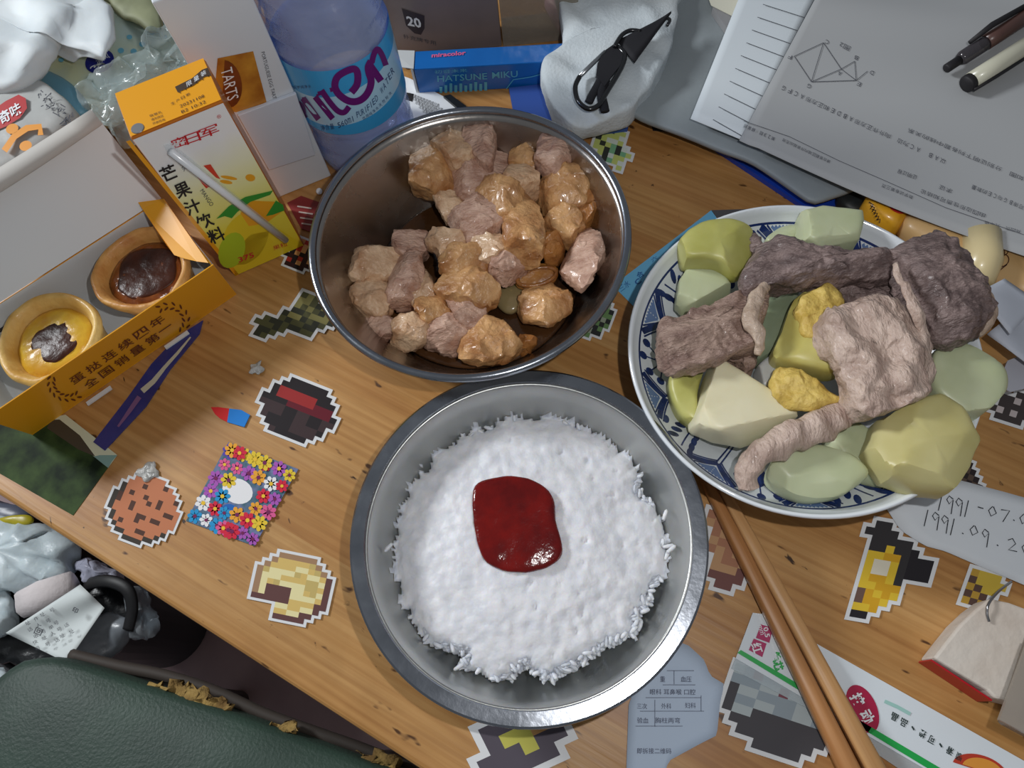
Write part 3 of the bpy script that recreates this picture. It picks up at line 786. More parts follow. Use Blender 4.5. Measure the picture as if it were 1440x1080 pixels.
for k in range(NP):
    a0 = k * 360 / NP + 6
    # forked divider with hatched wedge
    pstroke(seg(0.56, a0 - 0.9, 0.80, a0 - 0.9), 0.00085); pstroke(seg(0.56, a0 + 0.9, 0.80, a0 + 0.9), 0.00085)
    for sg in (-1, 1):
        pstroke(seg(0.80, a0, 0.915, a0 + sg * 9.5), 0.0030); pstroke(seg(0.815, a0, 0.918, a0 + sg * 7.0), 0.00085)
        pstroke(seg(0.78, a0 + sg * 1.0, 0.90, a0 + sg * 11.0), 0.00085)
        for h in range(4): pstroke(seg(0.845 + 0.018 * h, a0, 0.912, a0 + sg * (5.2 - 1.4 * h)), 0.00119, 1)
    # sprig in the panel
    ac = a0 + 180 / NP
    if k % 2 == 0:
        for j in range(6):
            t = j * 60; rad = 0.0032
            dr, da = 0.034 * math.cos(math.radians(t)), 2.6 * math.sin(math.radians(t))
            pdot(0.745 + dr, ac + da, 0.0026, 0, 1.5, math.radians(ac + t * 0.97))
        for (r1, a1) in ((0.88, -5), (0.90, 1), (0.865, 7), (0.80, -9), (0.80, 10), (0.70, -9.5), (0.68, 9)):
            pstroke(seg(0.76, ac, r1, ac + a1), 0.00076); pdot(r1, ac + a1, 0.0022)
    else:
        pstroke(seg(0.60, ac - 5, 0.90, ac + 4), 0.00085)
        for j in range(6):
            rj = 0.63 + 0.048 * j; aj = ac - 4.3 + 1.5 * j
            pdot(rj + 0.02, aj - 4.6, 0.0016, 0, 2.0, math.radians(aj - 35)); pdot(rj + 0.02, aj + 4.6, 0.0016, 0, 2.0, math.radians(aj + 35))
        pdot(0.66, ac + 8, 0.0015, 1, 1.8, 0.4); pdot(0.87, ac - 8, 0.0017, 0, 1.6, 1.2)
pt_.build('painted_pattern', [m_cob, m_cob2], plate, label='cobalt blue painted border of panels and sprigs')

# ------------------------------------------------------------------ radish chunks and boiled meat on the plate
m_rg = mat('radish_green', (192, 190, 118), 0.38, (168, 166, 80), 34.0, sss=0.25, bump=0.05, bscale=80)
m_rp = mat('radish_pale', (196, 202, 168), 0.38, (180, 188, 148), 30.0, sss=0.3, bump=0.05, bscale=90)
m_rw = mat('radish_white', (226, 220, 190), 0.4, (216, 208, 170), 26.0, sss=0.3, bump=0.06, bscale=120)
m_ry = mat('radish_olive', (202, 194, 140), 0.38, (186, 176, 112), 24.0, sss=0.3, bump=0.05, bscale=90)
m_mash = mat('yellow_mash', (216, 188, 102), 0.5, (192, 160, 72), 80.0, coat=0.0, bump=0.7, bscale=300, sss=0.15)
m_me1 = mat('boiled_meat_dark', (146, 126, 122), 0.42, (98, 82, 80), 55.0, stretch=(1, 2.5, 1), bump=1.0, bscale=300, coat=0.08)
m_me2 = mat('boiled_meat_pale', (204, 182, 168), 0.45, (168, 144, 132), 60.0, stretch=(2.2, 1, 1), bump=0.9, bscale=260, coat=0.08, sss=0.1)
m_me3 = mat('boiled_rib', (172, 146, 132), 0.45, (130, 104, 94), 55.0, stretch=(1, 2.5, 1), bump=1.0, bscale=300, coat=0.08)
m_fat = mat('soft_fat', (198, 178, 160), 0.45, (172, 150, 132), 90.0, bump=0.8, bscale=300, coat=0.1, sss=0.2)
RAD = [([(1062, 446), (1080, 420), (1104, 402), (1122, 416), (1108, 452), (1092, 486), (1082, 512), (1062, 508)], 0.036, .006, .010, 2.6, mat('radish_dull', (148, 160, 134), 0.38, (128, 140, 110), 30.0, sss=0.25), .0010, 'dull green radish piece sunk between rib slab and yellow-green wedge'),
  # outline, z, up, down, boxiness, material, amp, label
 ([(950, 428), (953, 400), (968, 376), (986, 369), (1006, 374), (1028, 408), (1000, 426), (962, 440)], 0.040, .006, .010, 3.4, m_rp, .0008, 'pale green radish wedge under the green-skinned chunk at upper left'),
 ([(946, 362), (955, 340), (985, 321), (1020, 317), (1054, 327), (1059, 350), (1050, 376), (1036, 388), (1000, 374), (965, 371)], 0.050, .009, .012, 2.6, m_rg, .0010, 'green-skinned radish chunk at the upper left plate rim'),
 ([(1076, 340), (1098, 322), (1122, 320), (1124, 346), (1090, 350)], 0.036, .006, .008, 3.0, m_rp, .0008, 'small pale radish corner left of the upright top block'),
 ([(1121, 306), (1150, 300), (1206, 308), (1208, 322), (1200, 356), (1160, 360), (1121, 346)], 0.046, .010, .012, 4.5, m_rp, .0007, 'upright translucent radish block at the top of the plate'),
 ([(940, 532), (962, 522), (988, 520), (978, 560), (978, 602), (956, 590), (942, 562)], 0.034, .008, .010, 2.8, m_rg, .0008, 'green-edged radish piece behind the big white wedge'),
 ([(1000, 504), (1030, 522), (1070, 548), (1116, 580), (1119, 590), (1085, 606), (1050, 620), (1010, 612), (974, 598), (969, 580), (980, 545)], 0.046, .008, .016, 5.0, m_rw, .0006, 'big creamy white radish wedge at the left of the plate'),
 ([(1062, 522), (1080, 505), (1096, 512), (1092, 542), (1070, 548)], 0.040, .006, .008, 2.6, mat('radish_milky', (200, 202, 200), 0.3, sss=0.3), .0008, 'milky radish sliver between the white wedge and yellow mash'),
 ([(1158, 636), (1185, 596), (1228, 604), (1256, 640), (1258, 684), (1214, 676)], 0.036, .008, .010, 2.6, m_rp, .0010, 'translucent radish slice half hidden by the big lower right chunk'),
 ([(1078, 668), (1092, 642), (1130, 629), (1180, 634), (1212, 658), (1214, 676), (1182, 697), (1130, 702), (1092, 686)], 0.046, .007, .012, 3.2, m_rp, .0007, 'oval pale radish slice lying at the lower plate rim'),
 ([(1219, 632), (1232, 592), (1270, 574), (1312, 562), (1345, 580), (1368, 624), (1356, 664), (1334, 693), (1290, 688), (1248, 674)], 0.056, .012, .018, 3.6, m_ry, .0010, 'big olive yellow radish chunk overhanging the lower right rim'),
 ([(1306, 502), (1340, 486), (1376, 494), (1409, 530), (1402, 572), (1374, 597), (1340, 582), (1308, 552)], 0.052, .008, .012, 3.0, m_rp, .0010, 'rounded pale radish slab at the right plate rim'),
 ([(1086, 506), (1098, 466), (1118, 424), (1160, 406), (1186, 440), (1184, 500), (1178, 527), (1130, 522)], 0.052, .009, .014, 3.0, mat('radish_yellow', (200, 192, 118), 0.38, (184, 170, 84), 40.0, sss=0.25), .0010, 'yellow-green radish wedge upright in the plate centre'),
]
PIV = lambda z: z
for k, (o, z, hu, hd, n, m, amp, lab) in enumerate(RAD):
    q = MB().pebble(OUT(o, z), z, hu, hd, n * 1.7, amp, 60, 40 + k, 11, npts=64, sharp=(n > 3.3))
    q.facet(3, 500 + k, (0.72, 0.9))
    q.build('radish_chunk', m, smooth=True, ang=30, label=lab, cat='radish', group='boiled radish on the plate')
sprout = None
for o, z, sd, lab in [([(1119, 426), (1140, 412), (1166, 402), (1190, 424), (1164, 454), (1152, 480), (1126, 472)], 0.0585, 3, 'lump of yellow mash on the upright yellow-green radish wedge'),
                      ([(1086, 524), (1120, 519), (1150, 538), (1180, 562), (1164, 579), (1122, 577), (1090, 562)], 0.055, 5, 'lump of yellow mash between white wedge and pale meat')]:
    MB().pebble(OUT(o, z), z, .006, .008, 2.4, .0026, 150, sd, 10, npts=56).build('mash_lump', m_mash, smooth=True, label=lab, cat='mash', group='yellow mash lumps')
MEAT = [
 ([(1172, 398), (1220, 392), (1264, 392), (1284, 424), (1240, 436), (1196, 432)], 0.048, .007, .010, 2.6, m_me1, .0025, 'dark meat scrap under the long shank'),
 ([(1008, 502), (1040, 488), (1066, 486), (1062, 512), (1054, 527), (1030, 512)], 0.044, .006, .010, 2.6, m_me3, .0018, 'small meat scrap behind the creamy white radish wedge'),
 ([(1038, 392), (1060, 356), (1090, 340), (1120, 342), (1166, 356), (1220, 360), (1262, 358), (1272, 384), (1240, 394), (1200, 396), (1120, 404), (1060, 414), (1042, 412)], 0.062, .010, .014, 2.5, m_me1, .0026, 'long dark boiled meat shank across the top of the plate'),
 ([(924, 460), (960, 444), (1000, 428), (1040, 412), (1076, 402), (1080, 420), (1074, 452), (1066, 488), (1040, 496), (1000, 514), (960, 524), (932, 522), (924, 500)], 0.056, .008, .012, 4.0, m_me3, .0022, 'flat boiled rib slab pointing left over the plate rim'),
 ([(1250, 352), (1280, 338), (1312, 331), (1346, 354), (1368, 386), (1392, 440), (1378, 474), (1336, 486), (1306, 470), (1282, 432), (1262, 392)], 0.066, .014, .018, 2.6, m_me1, .0036, 'dark knuckle joint of meat at the right plate rim'),
 ([(1146, 460), (1178, 434), (1236, 420), (1284, 446), (1308, 500), (1304, 556), (1272, 582), (1232, 594), (1196, 574), (1182, 530)], 0.068, .010, .018, 2.8, m_me2, .0034, 'pale ragged chunk of boiled meat right of the plate centre'),
 ([(1052, 330), (1066, 330), (1074, 350), (1064, 366), (1052, 352)], 0.052, .004, .005, 2.2, m_me1, .0014, 'tiny meat tip between green radish and the top block'),
]
meat = []
for k, (o, z, hu, hd, n, m, amp, lab) in enumerate(MEAT):
    q = MB().pebble(OUT(o, z), z, hu, hd, n, amp, 95, 60 + k, 18, npts=110)
    if k == 3:                                  # bone grooves running along the slab
        a_, b_ = P(930, 490, z), P(1070, 440, z); dd = (b_ - a_).normalized(); nn = Vector((-dd.y, dd.x, 0))
        for v in q.v:
            t = (v - a_).dot(nn)
            if v.z > z: v.z += 0.0022 * math.cos(t * 330) + 0.0006 * noise.noise(v * 400)
    if k == 5:
        for v in q.v:
            if v.z > z: v.z += 0.0018 * math.sin(v.x * 260 + 3 * noise.noise(v * 60))
    q.facet(3, 700 + k, (0.75, 0.92))
    for v in q.v: v += Vector((noise.noise(v * 330), noise.noise(v * 330 + Vector((3, 3, 3))), noise.noise(v * 330 + Vector((7, 1, 9))))) * 0.0012
    meat.append(q.build('meat_piece', m, smooth=True, label=lab, cat='meat', group='boiled meat on the plate'))
def strip(nm, pts, rads, m, parent=None, label=None, cat=None, group=None, amp=0.0018, fl=0.8):
    ps = smoothline([P(x, y, z) for x, y, z in pts], 8); n = len(pts) - 1
    rr_ = [rads[min(i // 8, n)] * (1 - (i % 8) / 8) + rads[min(i // 8 + 1, n)] * ((i % 8) / 8) for i in range(len(ps))]
    q = MB().tube(ps, rr_, 16, flat=fl)
    for v in q.v: v += Vector((noise.noise(v * 160), noise.noise(v * 160 + Vector((7, 7, 7))), noise.noise(v * 160 + Vector((2, 9, 5))))) * amp
    return q.build(nm, m, parent, smooth=True, label=label, cat=cat, group=group)
strip('fat_seam', [(1076, 400, .066), (1062, 424, .068), (1056, 450, .068), (1066, 476, .066), (1068, 500, .062)], [.002, .0038, .0042, .0034, .0015], m_fat, meat[3], 'pale fat seam across the rib slab')
strip('fat_seam', [(1258, 372, .078), (1276, 410, .081), (1292, 448, .078), (1304, 478, .070)], [.0012, .0022, .0028, .0016], m_me2, meat[4], 'glistening sinew ridge on the knuckle joint')
strip('meat_piece', [(1052, 688, .050), (1052, 660, .054), (1074, 636, .057), (1112, 614, .058), (1150, 600, .058), (1186, 582, .056)], [.0046, .0056, .0066, .0078, .0076, .0060], m_me2, None, 'pale strip of meat hanging towards the lower left plate rim', 'meat', 'boiled meat on the plate', 0.0022)
MB().pebble(OUT([(1358, 400), (1384, 408), (1404, 436), (1398, 456), (1378, 470), (1366, 440)], 0.062), 0.062, .006, .008, 2.4, .0015, 90, 88, npts=40).build('meat_gristle', m_fat, meat[4], smooth=True, label='greyish gristle on the outer side of the knuckle')

# ------------------------------------------------------------------ chopsticks
m_bam = wood('bamboo', (204, 156, 104), (212, 166, 114), (218, 174, 124), False); m_bam2 = wood('bamboo_dark', (182, 128, 78), (192, 138, 88), (200, 148, 98), False)
def chop(tip, end, w0, w1, m, lab):
    a, b = P(*tip), P(*end); d = (b - a); L_ = d.length; d.normalize()
    x = d.cross(Vector((0, 0, 1))).normalized(); y = x.cross(d)
    q = MB(); n = 12; secs = []
    for s_, k in ((0, 0.55), (0.004, 0.9), (0.3, 1), (0.7, 1), (0.995, 1), (1, 0.92)):
        r_ = (w0 + (w1 - w0) * s_) / 2 * k; p = d * (L_ * s_)
        ring = []
        for t in range(16):
            th = 6.2832 * t / 16; e = 0.5 + 0.0 * s_
            cx_, sy_ = math.cos(th), math.sin(th)
            sq = 0.55 if s_ > 0.25 else 0.85
            ring.append(Vector((L_ * s_, math.copysign(abs(cx_) ** sq, cx_) * r_, math.copysign(abs(sy_) ** sq, sy_) * r_)))
        secs.append(ring)
    for ring in secs: q.v += ring
    for k in range(len(secs) - 1):
        for t in range(16):
            u_ = (t + 1) % 16; q.f.append((k * 16 + t, k * 16 + u_, (k + 1) * 16 + u_, (k + 1) * 16 + t)); q.m.append(0)
    q.f.append(tuple(range(15, -1, -1))); q.f.append(tuple(range(80, 96))); q.m += [0, 0]
    o = q.build('chopstick', m, smooth=True, label=lab, cat='chopstick', group='bamboo chopsticks', origin=(0, 0, 0))
    o.matrix_world = Matrix.Translation(a) @ Matrix((d, x, y)).transposed().to_4x4()
    return o
chop((968, 626, .0034), (1214, 1122, .0095), .0056, .0092, m_bam2, 'darker bamboo chopstick nearest the rice bowl')
chop((990, 640, .0034), (1256, 1130, .0095), .0056, .0092, m_bam, 'lighter bamboo chopstick on the plate side')

# ------------------------------------------------------------------ water bottle
BC = P(520, 203, 0); BR = 0.0332
m_pet = mat('clear_bottle_plastic', (206, 220, 244), 0.08, clear=0.66, tint=(236, 241, 252), spec=0.9, bump=0.5, bscale=110)
m_wat = mat('bottle_water', (200, 214, 246), 0.05, clear=0.70, tint=(222, 230, 250), spec=0.5)
m_lab = mat('bottle_label_blue', (60, 168, 230), 0.3, coat=0.3)
m_lab2 = mat('bottle_label_pale', (178, 220, 246), 0.3, coat=0.3)
m_lab3 = mat('bottle_label_deep', (44, 134, 212), 0.3, coat=0.3)
m_pur = mat('label_purple', (104, 22, 116), 0.4)
bottle = thing('water_bottle', 'clear water bottle with blue label and purple lettering behind the chicken bowl', 'bottle', BC)
prof = [(0.0, 0.004), (0.018, 0.003), (0.026, 0.0005), (0.0300, 0.002), (BR - 0.0012, 0.010), (BR - 0.0004, 0.018), (BR - 0.0026, 0.024), (BR - 0.0004, 0.030), (BR - 0.0026, 0.036), (BR - 0.0004, 0.042), (BR - 0.0008, 0.046), (BR - 0.0008, 0.0975), (BR, 0.101),
        (BR - 0.003, 0.107), (BR, 0.113), (BR - 0.003, 0.119), (BR, 0.125), (BR - 0.003, 0.131), (BR, 0.138), (BR - 0.0012, 0.150), (BR - 0.005, 0.166), (0.020, 0.190), (0.013, 0.204), (0.0125, 0.214)]
def wob(p, t): return p + Vector((math.cos(t), math.sin(t), 0)) * 0.0006 * math.sin(t * 8 + p.z * 90) * (1 if p.z > 0.100 else 0)
MB().lathe(prof, BC, 72, wob=wob).build('bottle_body', m_pet, bottle, smooth=True)
MB().lathe([(0, 0.005), (BR - 0.004, 0.006), (BR - 0.0024, 0.018), (BR - 0.0046, 0.024), (BR - 0.0024, 0.030), (BR - 0.0046, 0.036), (BR - 0.0026, 0.043), (BR - 0.0026, 0.098), (BR - 0.0052, 0.107), (BR - 0.003, 0.113), (BR - 0.0052, 0.119), (BR - 0.003, 0.125), (BR - 0.0052, 0.131), (BR - 0.003, 0.138), (BR - 0.0034, 0.150), (BR - 0.0072, 0.166), (0.020, 0.186), (0, 0.186)], BC, 48).build('water', m_wat, bottle, smooth=True, label='water inside the bottle')
MB().lathe([(0.0, 0.2265), (0.0138, 0.2265), (0.0142, 0.214), (0.0142, 0.2120), (0.0128, 0.212)], BC, 40).build('cap', mat('blue_cap', (40, 90, 190), 0.4), bottle, smooth=True)
LZ0, LZ1 = 0.0475, 0.0965
LR = BR + 0.0002
def SL(px, py, lift=0.0):                      # pixel ray meets the label cylinder
    d = ray(px, py); r_ = LR + lift
    ox, oy = EYE.x - BC.x, EYE.y - BC.y
    a = d.x ** 2 + d.y ** 2; b = 2 * (ox * d.x + oy * d.y); c = ox * ox + oy * oy - r_ * r_
    disc = max(0.0, b * b - 4 * a * c); t = (-b - math.sqrt(disc)) / (2 * a)
    return EYE + d * t
mb = MB(); NSEG = 96
bands = [(LZ0, 0.0575, 0), (0.0575, 0.080, 1), (0.080, LZ1, 0)]
for z0, z1, mi in bands:
    for k in range(NSEG):
        t0, t1 = 6.2832 * k / NSEG, 6.2832 * (k + 1) / NSEG
        dz = lambda t: 0.0042 * math.sin(t * 1.0 + 1.2)
        f0 = 0 if z0 == LZ0 else 1; f1 = 0 if z1 == LZ1 else 1
        mb.poly([BC + Vector((math.cos(t0) * LR, math.sin(t0) * LR, z0 + f0 * dz(t0))), BC + Vector((math.cos(t1) * LR, math.sin(t1) * LR, z0 + f0 * dz(t1))),
                 BC + Vector((math.cos(t1) * LR, math.sin(t1) * LR, z1 + f1 * dz(t1))), BC + Vector((math.cos(t0) * LR, math.sin(t0) * LR, z1 + f1 * dz(t0)))], mi)
label_ = mb.build('label', [m_lab, m_lab2], bottle, smooth=True)
mb = MB(); S1 = lambda x, y: SL(x, y, 0.0003)
def arc(cx_, cy_, r0, r1, a0, a1, n=14, rot=0):
    o = []
    for k in range(n + 1):
        t = math.radians(a0 + (a1 - a0) * k / n); x, y = r0 * math.cos(t), r1 * math.sin(t); q = math.radians(rot)
        o.append((cx_ + x * math.cos(q) - y * math.sin(q), cy_ + x * math.sin(q) + y * math.cos(q)))
    return o
sstroke(mb, [(413, 134), (420, 148), (430, 166)], 6, S1); sstroke(mb, [(420, 144), (426, 150), (428, 160)], 5, S1)      # a
stroke(mb, [(426, 138), (448, 168)], 8, S1); stroke(mb, [(425, 140), (448, 135)], 6, S1); stroke(mb, [(443, 136), (468, 167)], 8, S1)   # n
sstroke(mb, [(452, 127), (464, 144), (475, 156), (484, 158), (491, 150)], 8, S1); stroke(mb, [(447, 132), (470, 125)], 6, S1)            # t
sstroke(mb, [(494, 130), (502, 119), (503, 104), (498, 97), (485, 101), (474, 109), (471, 121), (476, 132), (488, 141), (500, 143), (511, 138), (519, 127), (522, 114), (519, 103), (518, 94), (522, 86)], 10, S1)   # e
stroke(mb, [(519, 90), (536, 114)], 10, S1)
sstroke(mb, [(523, 88), (526, 76), (531, 69), (537, 77), (543, 92)], 8, S1)                                                           # n
mb.build('brand_lettering', m_pur, bottle)
mb = MB(); S2 = lambda x, y: SL(x, y, 0.00025)
for k, ch in enumerate('PURIFIED WATER'):
    t = k / 13; x = 503 + 49 * t; y = 161 - 20 * t - 44 * t * t * 0.95
    if ch != ' ': write(mb, ch, (x, y), (3.2, -1.3 - 3.2 * t), (-1.6 - 1.5 * t, -8.2), S2)
for k, ch in enumerate('560ml'): write(mb, ch, (477 + 4.8 * k, 176 - 2.2 * k), (4.0, -1.6), (-2, -7.5), S2, bold=0.005)
for k, ch in enumerate('净含量'): write(mb, ch, (454 + 6.4 * k, 180 - 1.1 * k), (5.6, -1.0), (-1.8, -7.5), S2)
for k in range(9): write(mb, '饮用纯净水天然好水'[k], (512 + 4.6 * k, 166 - 2.6 * k - 0.22 * k * k), (3.8, -2.4), (-2, -4.0), S2)
for k in range(7): write(mb, '景田百岁纯净水'[k], (404 + 5.2 * k, 124 - 0.4 * k), (4.2, -0.6), (-1.4, -4.6), S2)
mb.build('small_lettering', mat('label_navy', (40, 70, 120), 0.5), bottle)

# ------------------------------------------------------------------ juice carton, standing
A0, A1 = P(330, 388, 0), P(428, 345, 0)                      # lower front edge
HJ = 0.1247
cw = A1 - A0; CW = cw.length; cd = Vector((-cw.y, cw.x, 0)).normalized()
if cd.dot(P(250, 200, 0) - A0) < 0: cd = -cd
CD = (P(285, 82, HJ) - P(310, 142, HJ)).length
carton = thing('juice_carton', 'standing yellow and white mango juice carton with a straw on its front', 'carton', (A0 + A1) / 2 + cd * CD / 2)
m_cor = mat('carton_orange', (238, 164, 20), 0.32, coat=0.3); m_cside = mat('carton_shaded_side', (196, 112, 22), 0.35, coat=0.2)  # side orange is browned, its shade painted into the colour
m_cwh = mat('carton_white', (236, 238, 240), 0.3, coat=0.3)
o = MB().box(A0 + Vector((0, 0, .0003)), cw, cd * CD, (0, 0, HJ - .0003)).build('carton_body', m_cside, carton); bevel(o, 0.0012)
SF = lambda x, y, l=0.0005: PV(x, y, A0 - cd * l, cd)         # front face
ST = lambda x, y: P(x, y, HJ + 0.0005)
# printed front: white top melting into yellow, built from bands
import itertools
def fr(u, v, l=0.00025): return A0 + cw * (0.012 + 0.976 * u) + Vector((0, 0, HJ * (0.012 + 0.976 * v))) - cd * l
def gradmat(name, stops, zlen):
    m = bpy.data.materials.new(name); m.use_nodes = True; N = m.node_tree.nodes; L = m.node_tree.links; b = N['Principled BSDF']
    tc = N.new('ShaderNodeTexCoord'); sx = N.new('ShaderNodeSeparateXYZ'); L.new(tc.outputs['Object'], sx.inputs[0])
    nz = N.new('ShaderNodeTexNoise'); nz.inputs['Scale'].default_value = 40; L.new(tc.outputs['Object'], nz.inputs[0])
    ma = N.new('ShaderNodeMath'); ma.operation = 'MULTIPLY_ADD'; L.new(sx.outputs[2], ma.inputs[0]); ma.inputs[1].default_value = 1 / zlen
    m2 = N.new('ShaderNodeMath'); m2.operation = 'MULTIPLY_ADD'; L.new(nz.outputs['Fac'], m2.inputs[0]); m2.inputs[1].default_value = 0.16; m2.inputs[2].default_value = -0.08
    L.new(m2.outputs[0], ma.inputs[2])
    r = N.new('ShaderNodeValToRGB'); e = r.color_ramp.elements
    e[0].position, e[0].color = stops[0][0], lin(stops[0][1]); e[1].position, e[1].color = stops[-1][0], lin(stops[-1][1])
    for p_, c_ in stops[1:-1]: q = e.new(p_); q.color = lin(c_)
    L.new(ma.outputs[0], r.inputs[0]); L.new(r.outputs[0], b.inputs['Base Color']); b.inputs['Roughness'].default_value = 0.32; b.inputs['Coat Weight'].default_value = 0.3
    return m
m_front = gradmat('carton_front_print', [(0.0, (236, 176, 40)), (0.12, (240, 214, 60)), (0.34, (236, 222, 80)), (0.52, (240, 236, 150)), (0.68, (240, 242, 206)), (0.82, (238, 240, 242))], HJ)
front = MB().poly([fr(0, 0), fr(1, 0), fr(1, 1), fr(0, 1)]).build('front_print', m_front, carton, label='white to yellow printed front of the carton')
tp = lambda u, v, l=0.00025: A0 + cw * (0.012 + 0.976 * u) + cd * (CD * (0.012 + 0.976 * v)) + Vector((0, 0, HJ + l))
MB().poly([tp(0, 0), tp(1, 0), tp(1, 1), tp(0, 1)]).build('top_print', m_cor, carton, label='orange printed top of the carton')
q = MB(); SF1 = lambda x, y: SF(x, y, 0.0004)
patch(q, [(177, 199), (183, 197), (336, 386), (331, 388)], SF1); q.build('left_band', m_cor, carton)
q = MB(); patch(q, [(328, 355), (352, 330), (392, 322), (414, 336), (428, 345), (330, 388)], SF1, 0)
patch(q, arc(345, 335, 30, 40, 0, 360, 20, 30), SF1, 0)
patch(q, [(338, 300), (352, 282), (392, 284), (396, 298), (374, 314), (350, 318)], lambda x, y: SF(x, y, 0.00045), 2)
patch(q, arc(326, 352, 18, 26, 0, 360, 18, 20), lambda x, y: SF(x, y, 0.00048), 1)
patch(q, arc(352, 250, 7, 5, 0, 360, 14, 10), SF1, 2); patch(q, arc(322, 250, 12, 2.4, 0, 360, 14, 10), SF1, 2); patch(q, arc(318, 256, 9, 2.6, 0, 360, 14, 10), SF1, 2)
q.build('mango_print', [mat('print_yellow', (232, 204, 40), 0.32), mat('print_lime', (176, 200, 40), 0.32), mat('print_mango', (238, 168, 34), 0.32)], carton)
q = MB(); SF2 = lambda x, y: SF(x, y, 0.0006)
patch(q, [(304, 308), (322, 290), (345, 277), (384, 268), (380, 274), (352, 284), (334, 298), (326, 307), (316, 304)], SF2)
patch(q, [(374, 304), (388, 282), (398, 288), (400, 296), (384, 302)], SF2)
q.build('leaf_print', mat('print_green', (52, 150, 52), 0.32), carton)
q = MB()
for k, ch in enumerate('芒果汁饮料'):
    write(q, ch, [(237, 243), (257, 267), (271, 291), (288, 311), (304, 331)][k], (21, -9), (-9, -19), SF2, bold=0.022)
q.build('black_lettering', BLACK, carton)
q = MB()
for k, ch in enumerate('密日军'): write(q, ch, [(252, 200), (271, 194), (294, 185)][k], ((22, 20, 26)[k], (-8, -7, -10)[k]), (-5, -13), SF2, bold=0.008)
write(q, '®', (308, 164), (6, -2), (-2, -5), SF2)
q.build('red_lettering', mat('print_red', (200, 30, 44), 0.4), carton); q = MB()
write(q, '375', (346, 362), (22, -8), (-2, -7), SF2, bold=0.02); write(q, '果粒', (394, 346), (20, -7), (-2, -6), SF2)
q.build('volume_lettering', MATS['print_red'], carton)
for tri in ([(272, 240), (299, 260), (290, 265), (284, 258)], [(286, 233), (296, 231), (310, 252), (304, 250)]):
    q = MB(); patch(q, tri, SF2); q.build('red_wedge', mat('print_orange_red', (214, 64, 40), 0.4), carton)
q = MB()
write(q, 'MANGO', (291, 278), (15, 22), (5, -3.5), SF2); write(q, 'DRINK', (255, 230), (13, 20), (5, -3.5), SF2)
q.build('small_lettering', INKGREY, carton)
q = MB(); 
patch(q, [(246, 122), (270, 110), (284, 98), (292, 95), (297, 106), (288, 108), (272, 120), (250, 130)], ST)
for k in range(6): patch(q, arc(253 + 8 * k, 130 - 4.6 * k, 1.1, 0.9, 0, 360, 8), ST)
for k, ch in enumerate('生产日期'): write(q, ch, (243 + 7 * k, 145 - 4 * k), (5, -2.3), (-1.4, -3.6), ST)
write(q, '20231108', (270, 142), (34, -15), (-1.5, -4), ST); write(q, 'B2 10:32', (272, 150), (34, -15), (-1.5, -4), ST)
for k, s_ in enumerate(['吸管孔', '请勿挤压', '开启饮用']): write(q, s_, (219 + 2 * k, 160 + 5.4 * k), (17, -6), (-1.2, -3.4), ST)
q.build('top_lettering', mat('print_brown', (60, 40, 20), 0.5), carton)
q = MB()
for k, ch in enumerate('限量装'): write(q, ch, (266 + 10 * k, 117 - 7 * k), (7, -4.4), (-1.6, -6.2), lambda x, y: P(x, y, HJ + 0.0007))
q.build('white_lettering', WHITE, carton)
c_ = P(193, 180, HJ + 0.0006); MB().lathe([(0, 0), (0.0030, 0), (0.0032, -0.0003)], c_, 24).build('straw_hole', mat('foil', (150, 150, 152), 0.35, metal=0.8), carton, label='silver foil straw hole')
# straw in its sleeve
s0, s1 = SF(240, 213, 0.0026), SF(402, 338, 0.0026)
straw = MB().tube([s0, s0.lerp(s1, 0.5), s1], 0.0020, 12).build('straw', mat('white_straw', (232, 236, 240), 0.3, coat=0.4), carton, smooth=True)
qa = MB(); sl = [(230, 204), (246, 200), (252, 210), (405, 334), (400, 342), (238, 222)]
qa.prism([SF(x, y, 0.0006) for x, y in sl], -cd * 0.0003); qa.build('straw_sleeve', mat('sleeve_film', (240, 244, 246), 0.15, clear=0.8), carton, label='clear plastic sleeve around the straw')

# ------------------------------------------------------------------ tart box with two egg tarts
B0, B1 = P(46, 612, 0), P(333, 414, 0); HB = 0.0375
bu = (B1 - B0); BL = bu.length; bu.normalize(); bv = Vector((-bu.y, bu.x, 0))
if bv.dot(P(80, 300, 0) - B0) < 0: bv = -bv
BD = (P(110, 356, HB) - B0).dot(bv); print('box depth', BD, 'length', BL)
m_yel = mat('box_yellow', (238, 168, 24), 0.4, coat=0.15); m_ins = mat('box_white_board', (218, 222, 224), 0.6); m_brn = mat('box_brown_print', (110, 50, 22), 0.5)
tbox = thing('tart_box', 'open yellow and white card box holding two egg tarts', 'box', (B0 + B1) / 2 + bv * BD / 2)
zv = Vector((0, 0, 1)); T_ = 0.0006
g = B0 + zv * 0.0003
def slab(nm, o_, a, b, n, m0, m1, parent=tbox, label=None):
    """thin card: face towards +n gets m1, the rest m0"""
    q = MB().prism([o_, o_ + a, o_ + a + b, o_ + b], n * T_, 0)
    q.m[1] = 1
    return q.build(nm, [m0, m1], parent, label=label)
slab('box_floor', g, bu * BL, bv * BD, zv, m_yel, m_ins)
fw_up = zv * 0.0450 - bv * 0.0100
fw_n = bu.cross(fw_up).normalized(); fw_n = fw_n if fw_n.dot(bv) > 0 else -fw_n
fw = slab('front_wall', g + zv * T_, bu * BL, fw_up, fw_n, m_yel, m_ins, label='yellow printed front wall of the box')
slab('back_wall', g + bv * (BD - T_) + zv * T_, bu * BL, zv * HB, -bv, m_yel, m_ins)
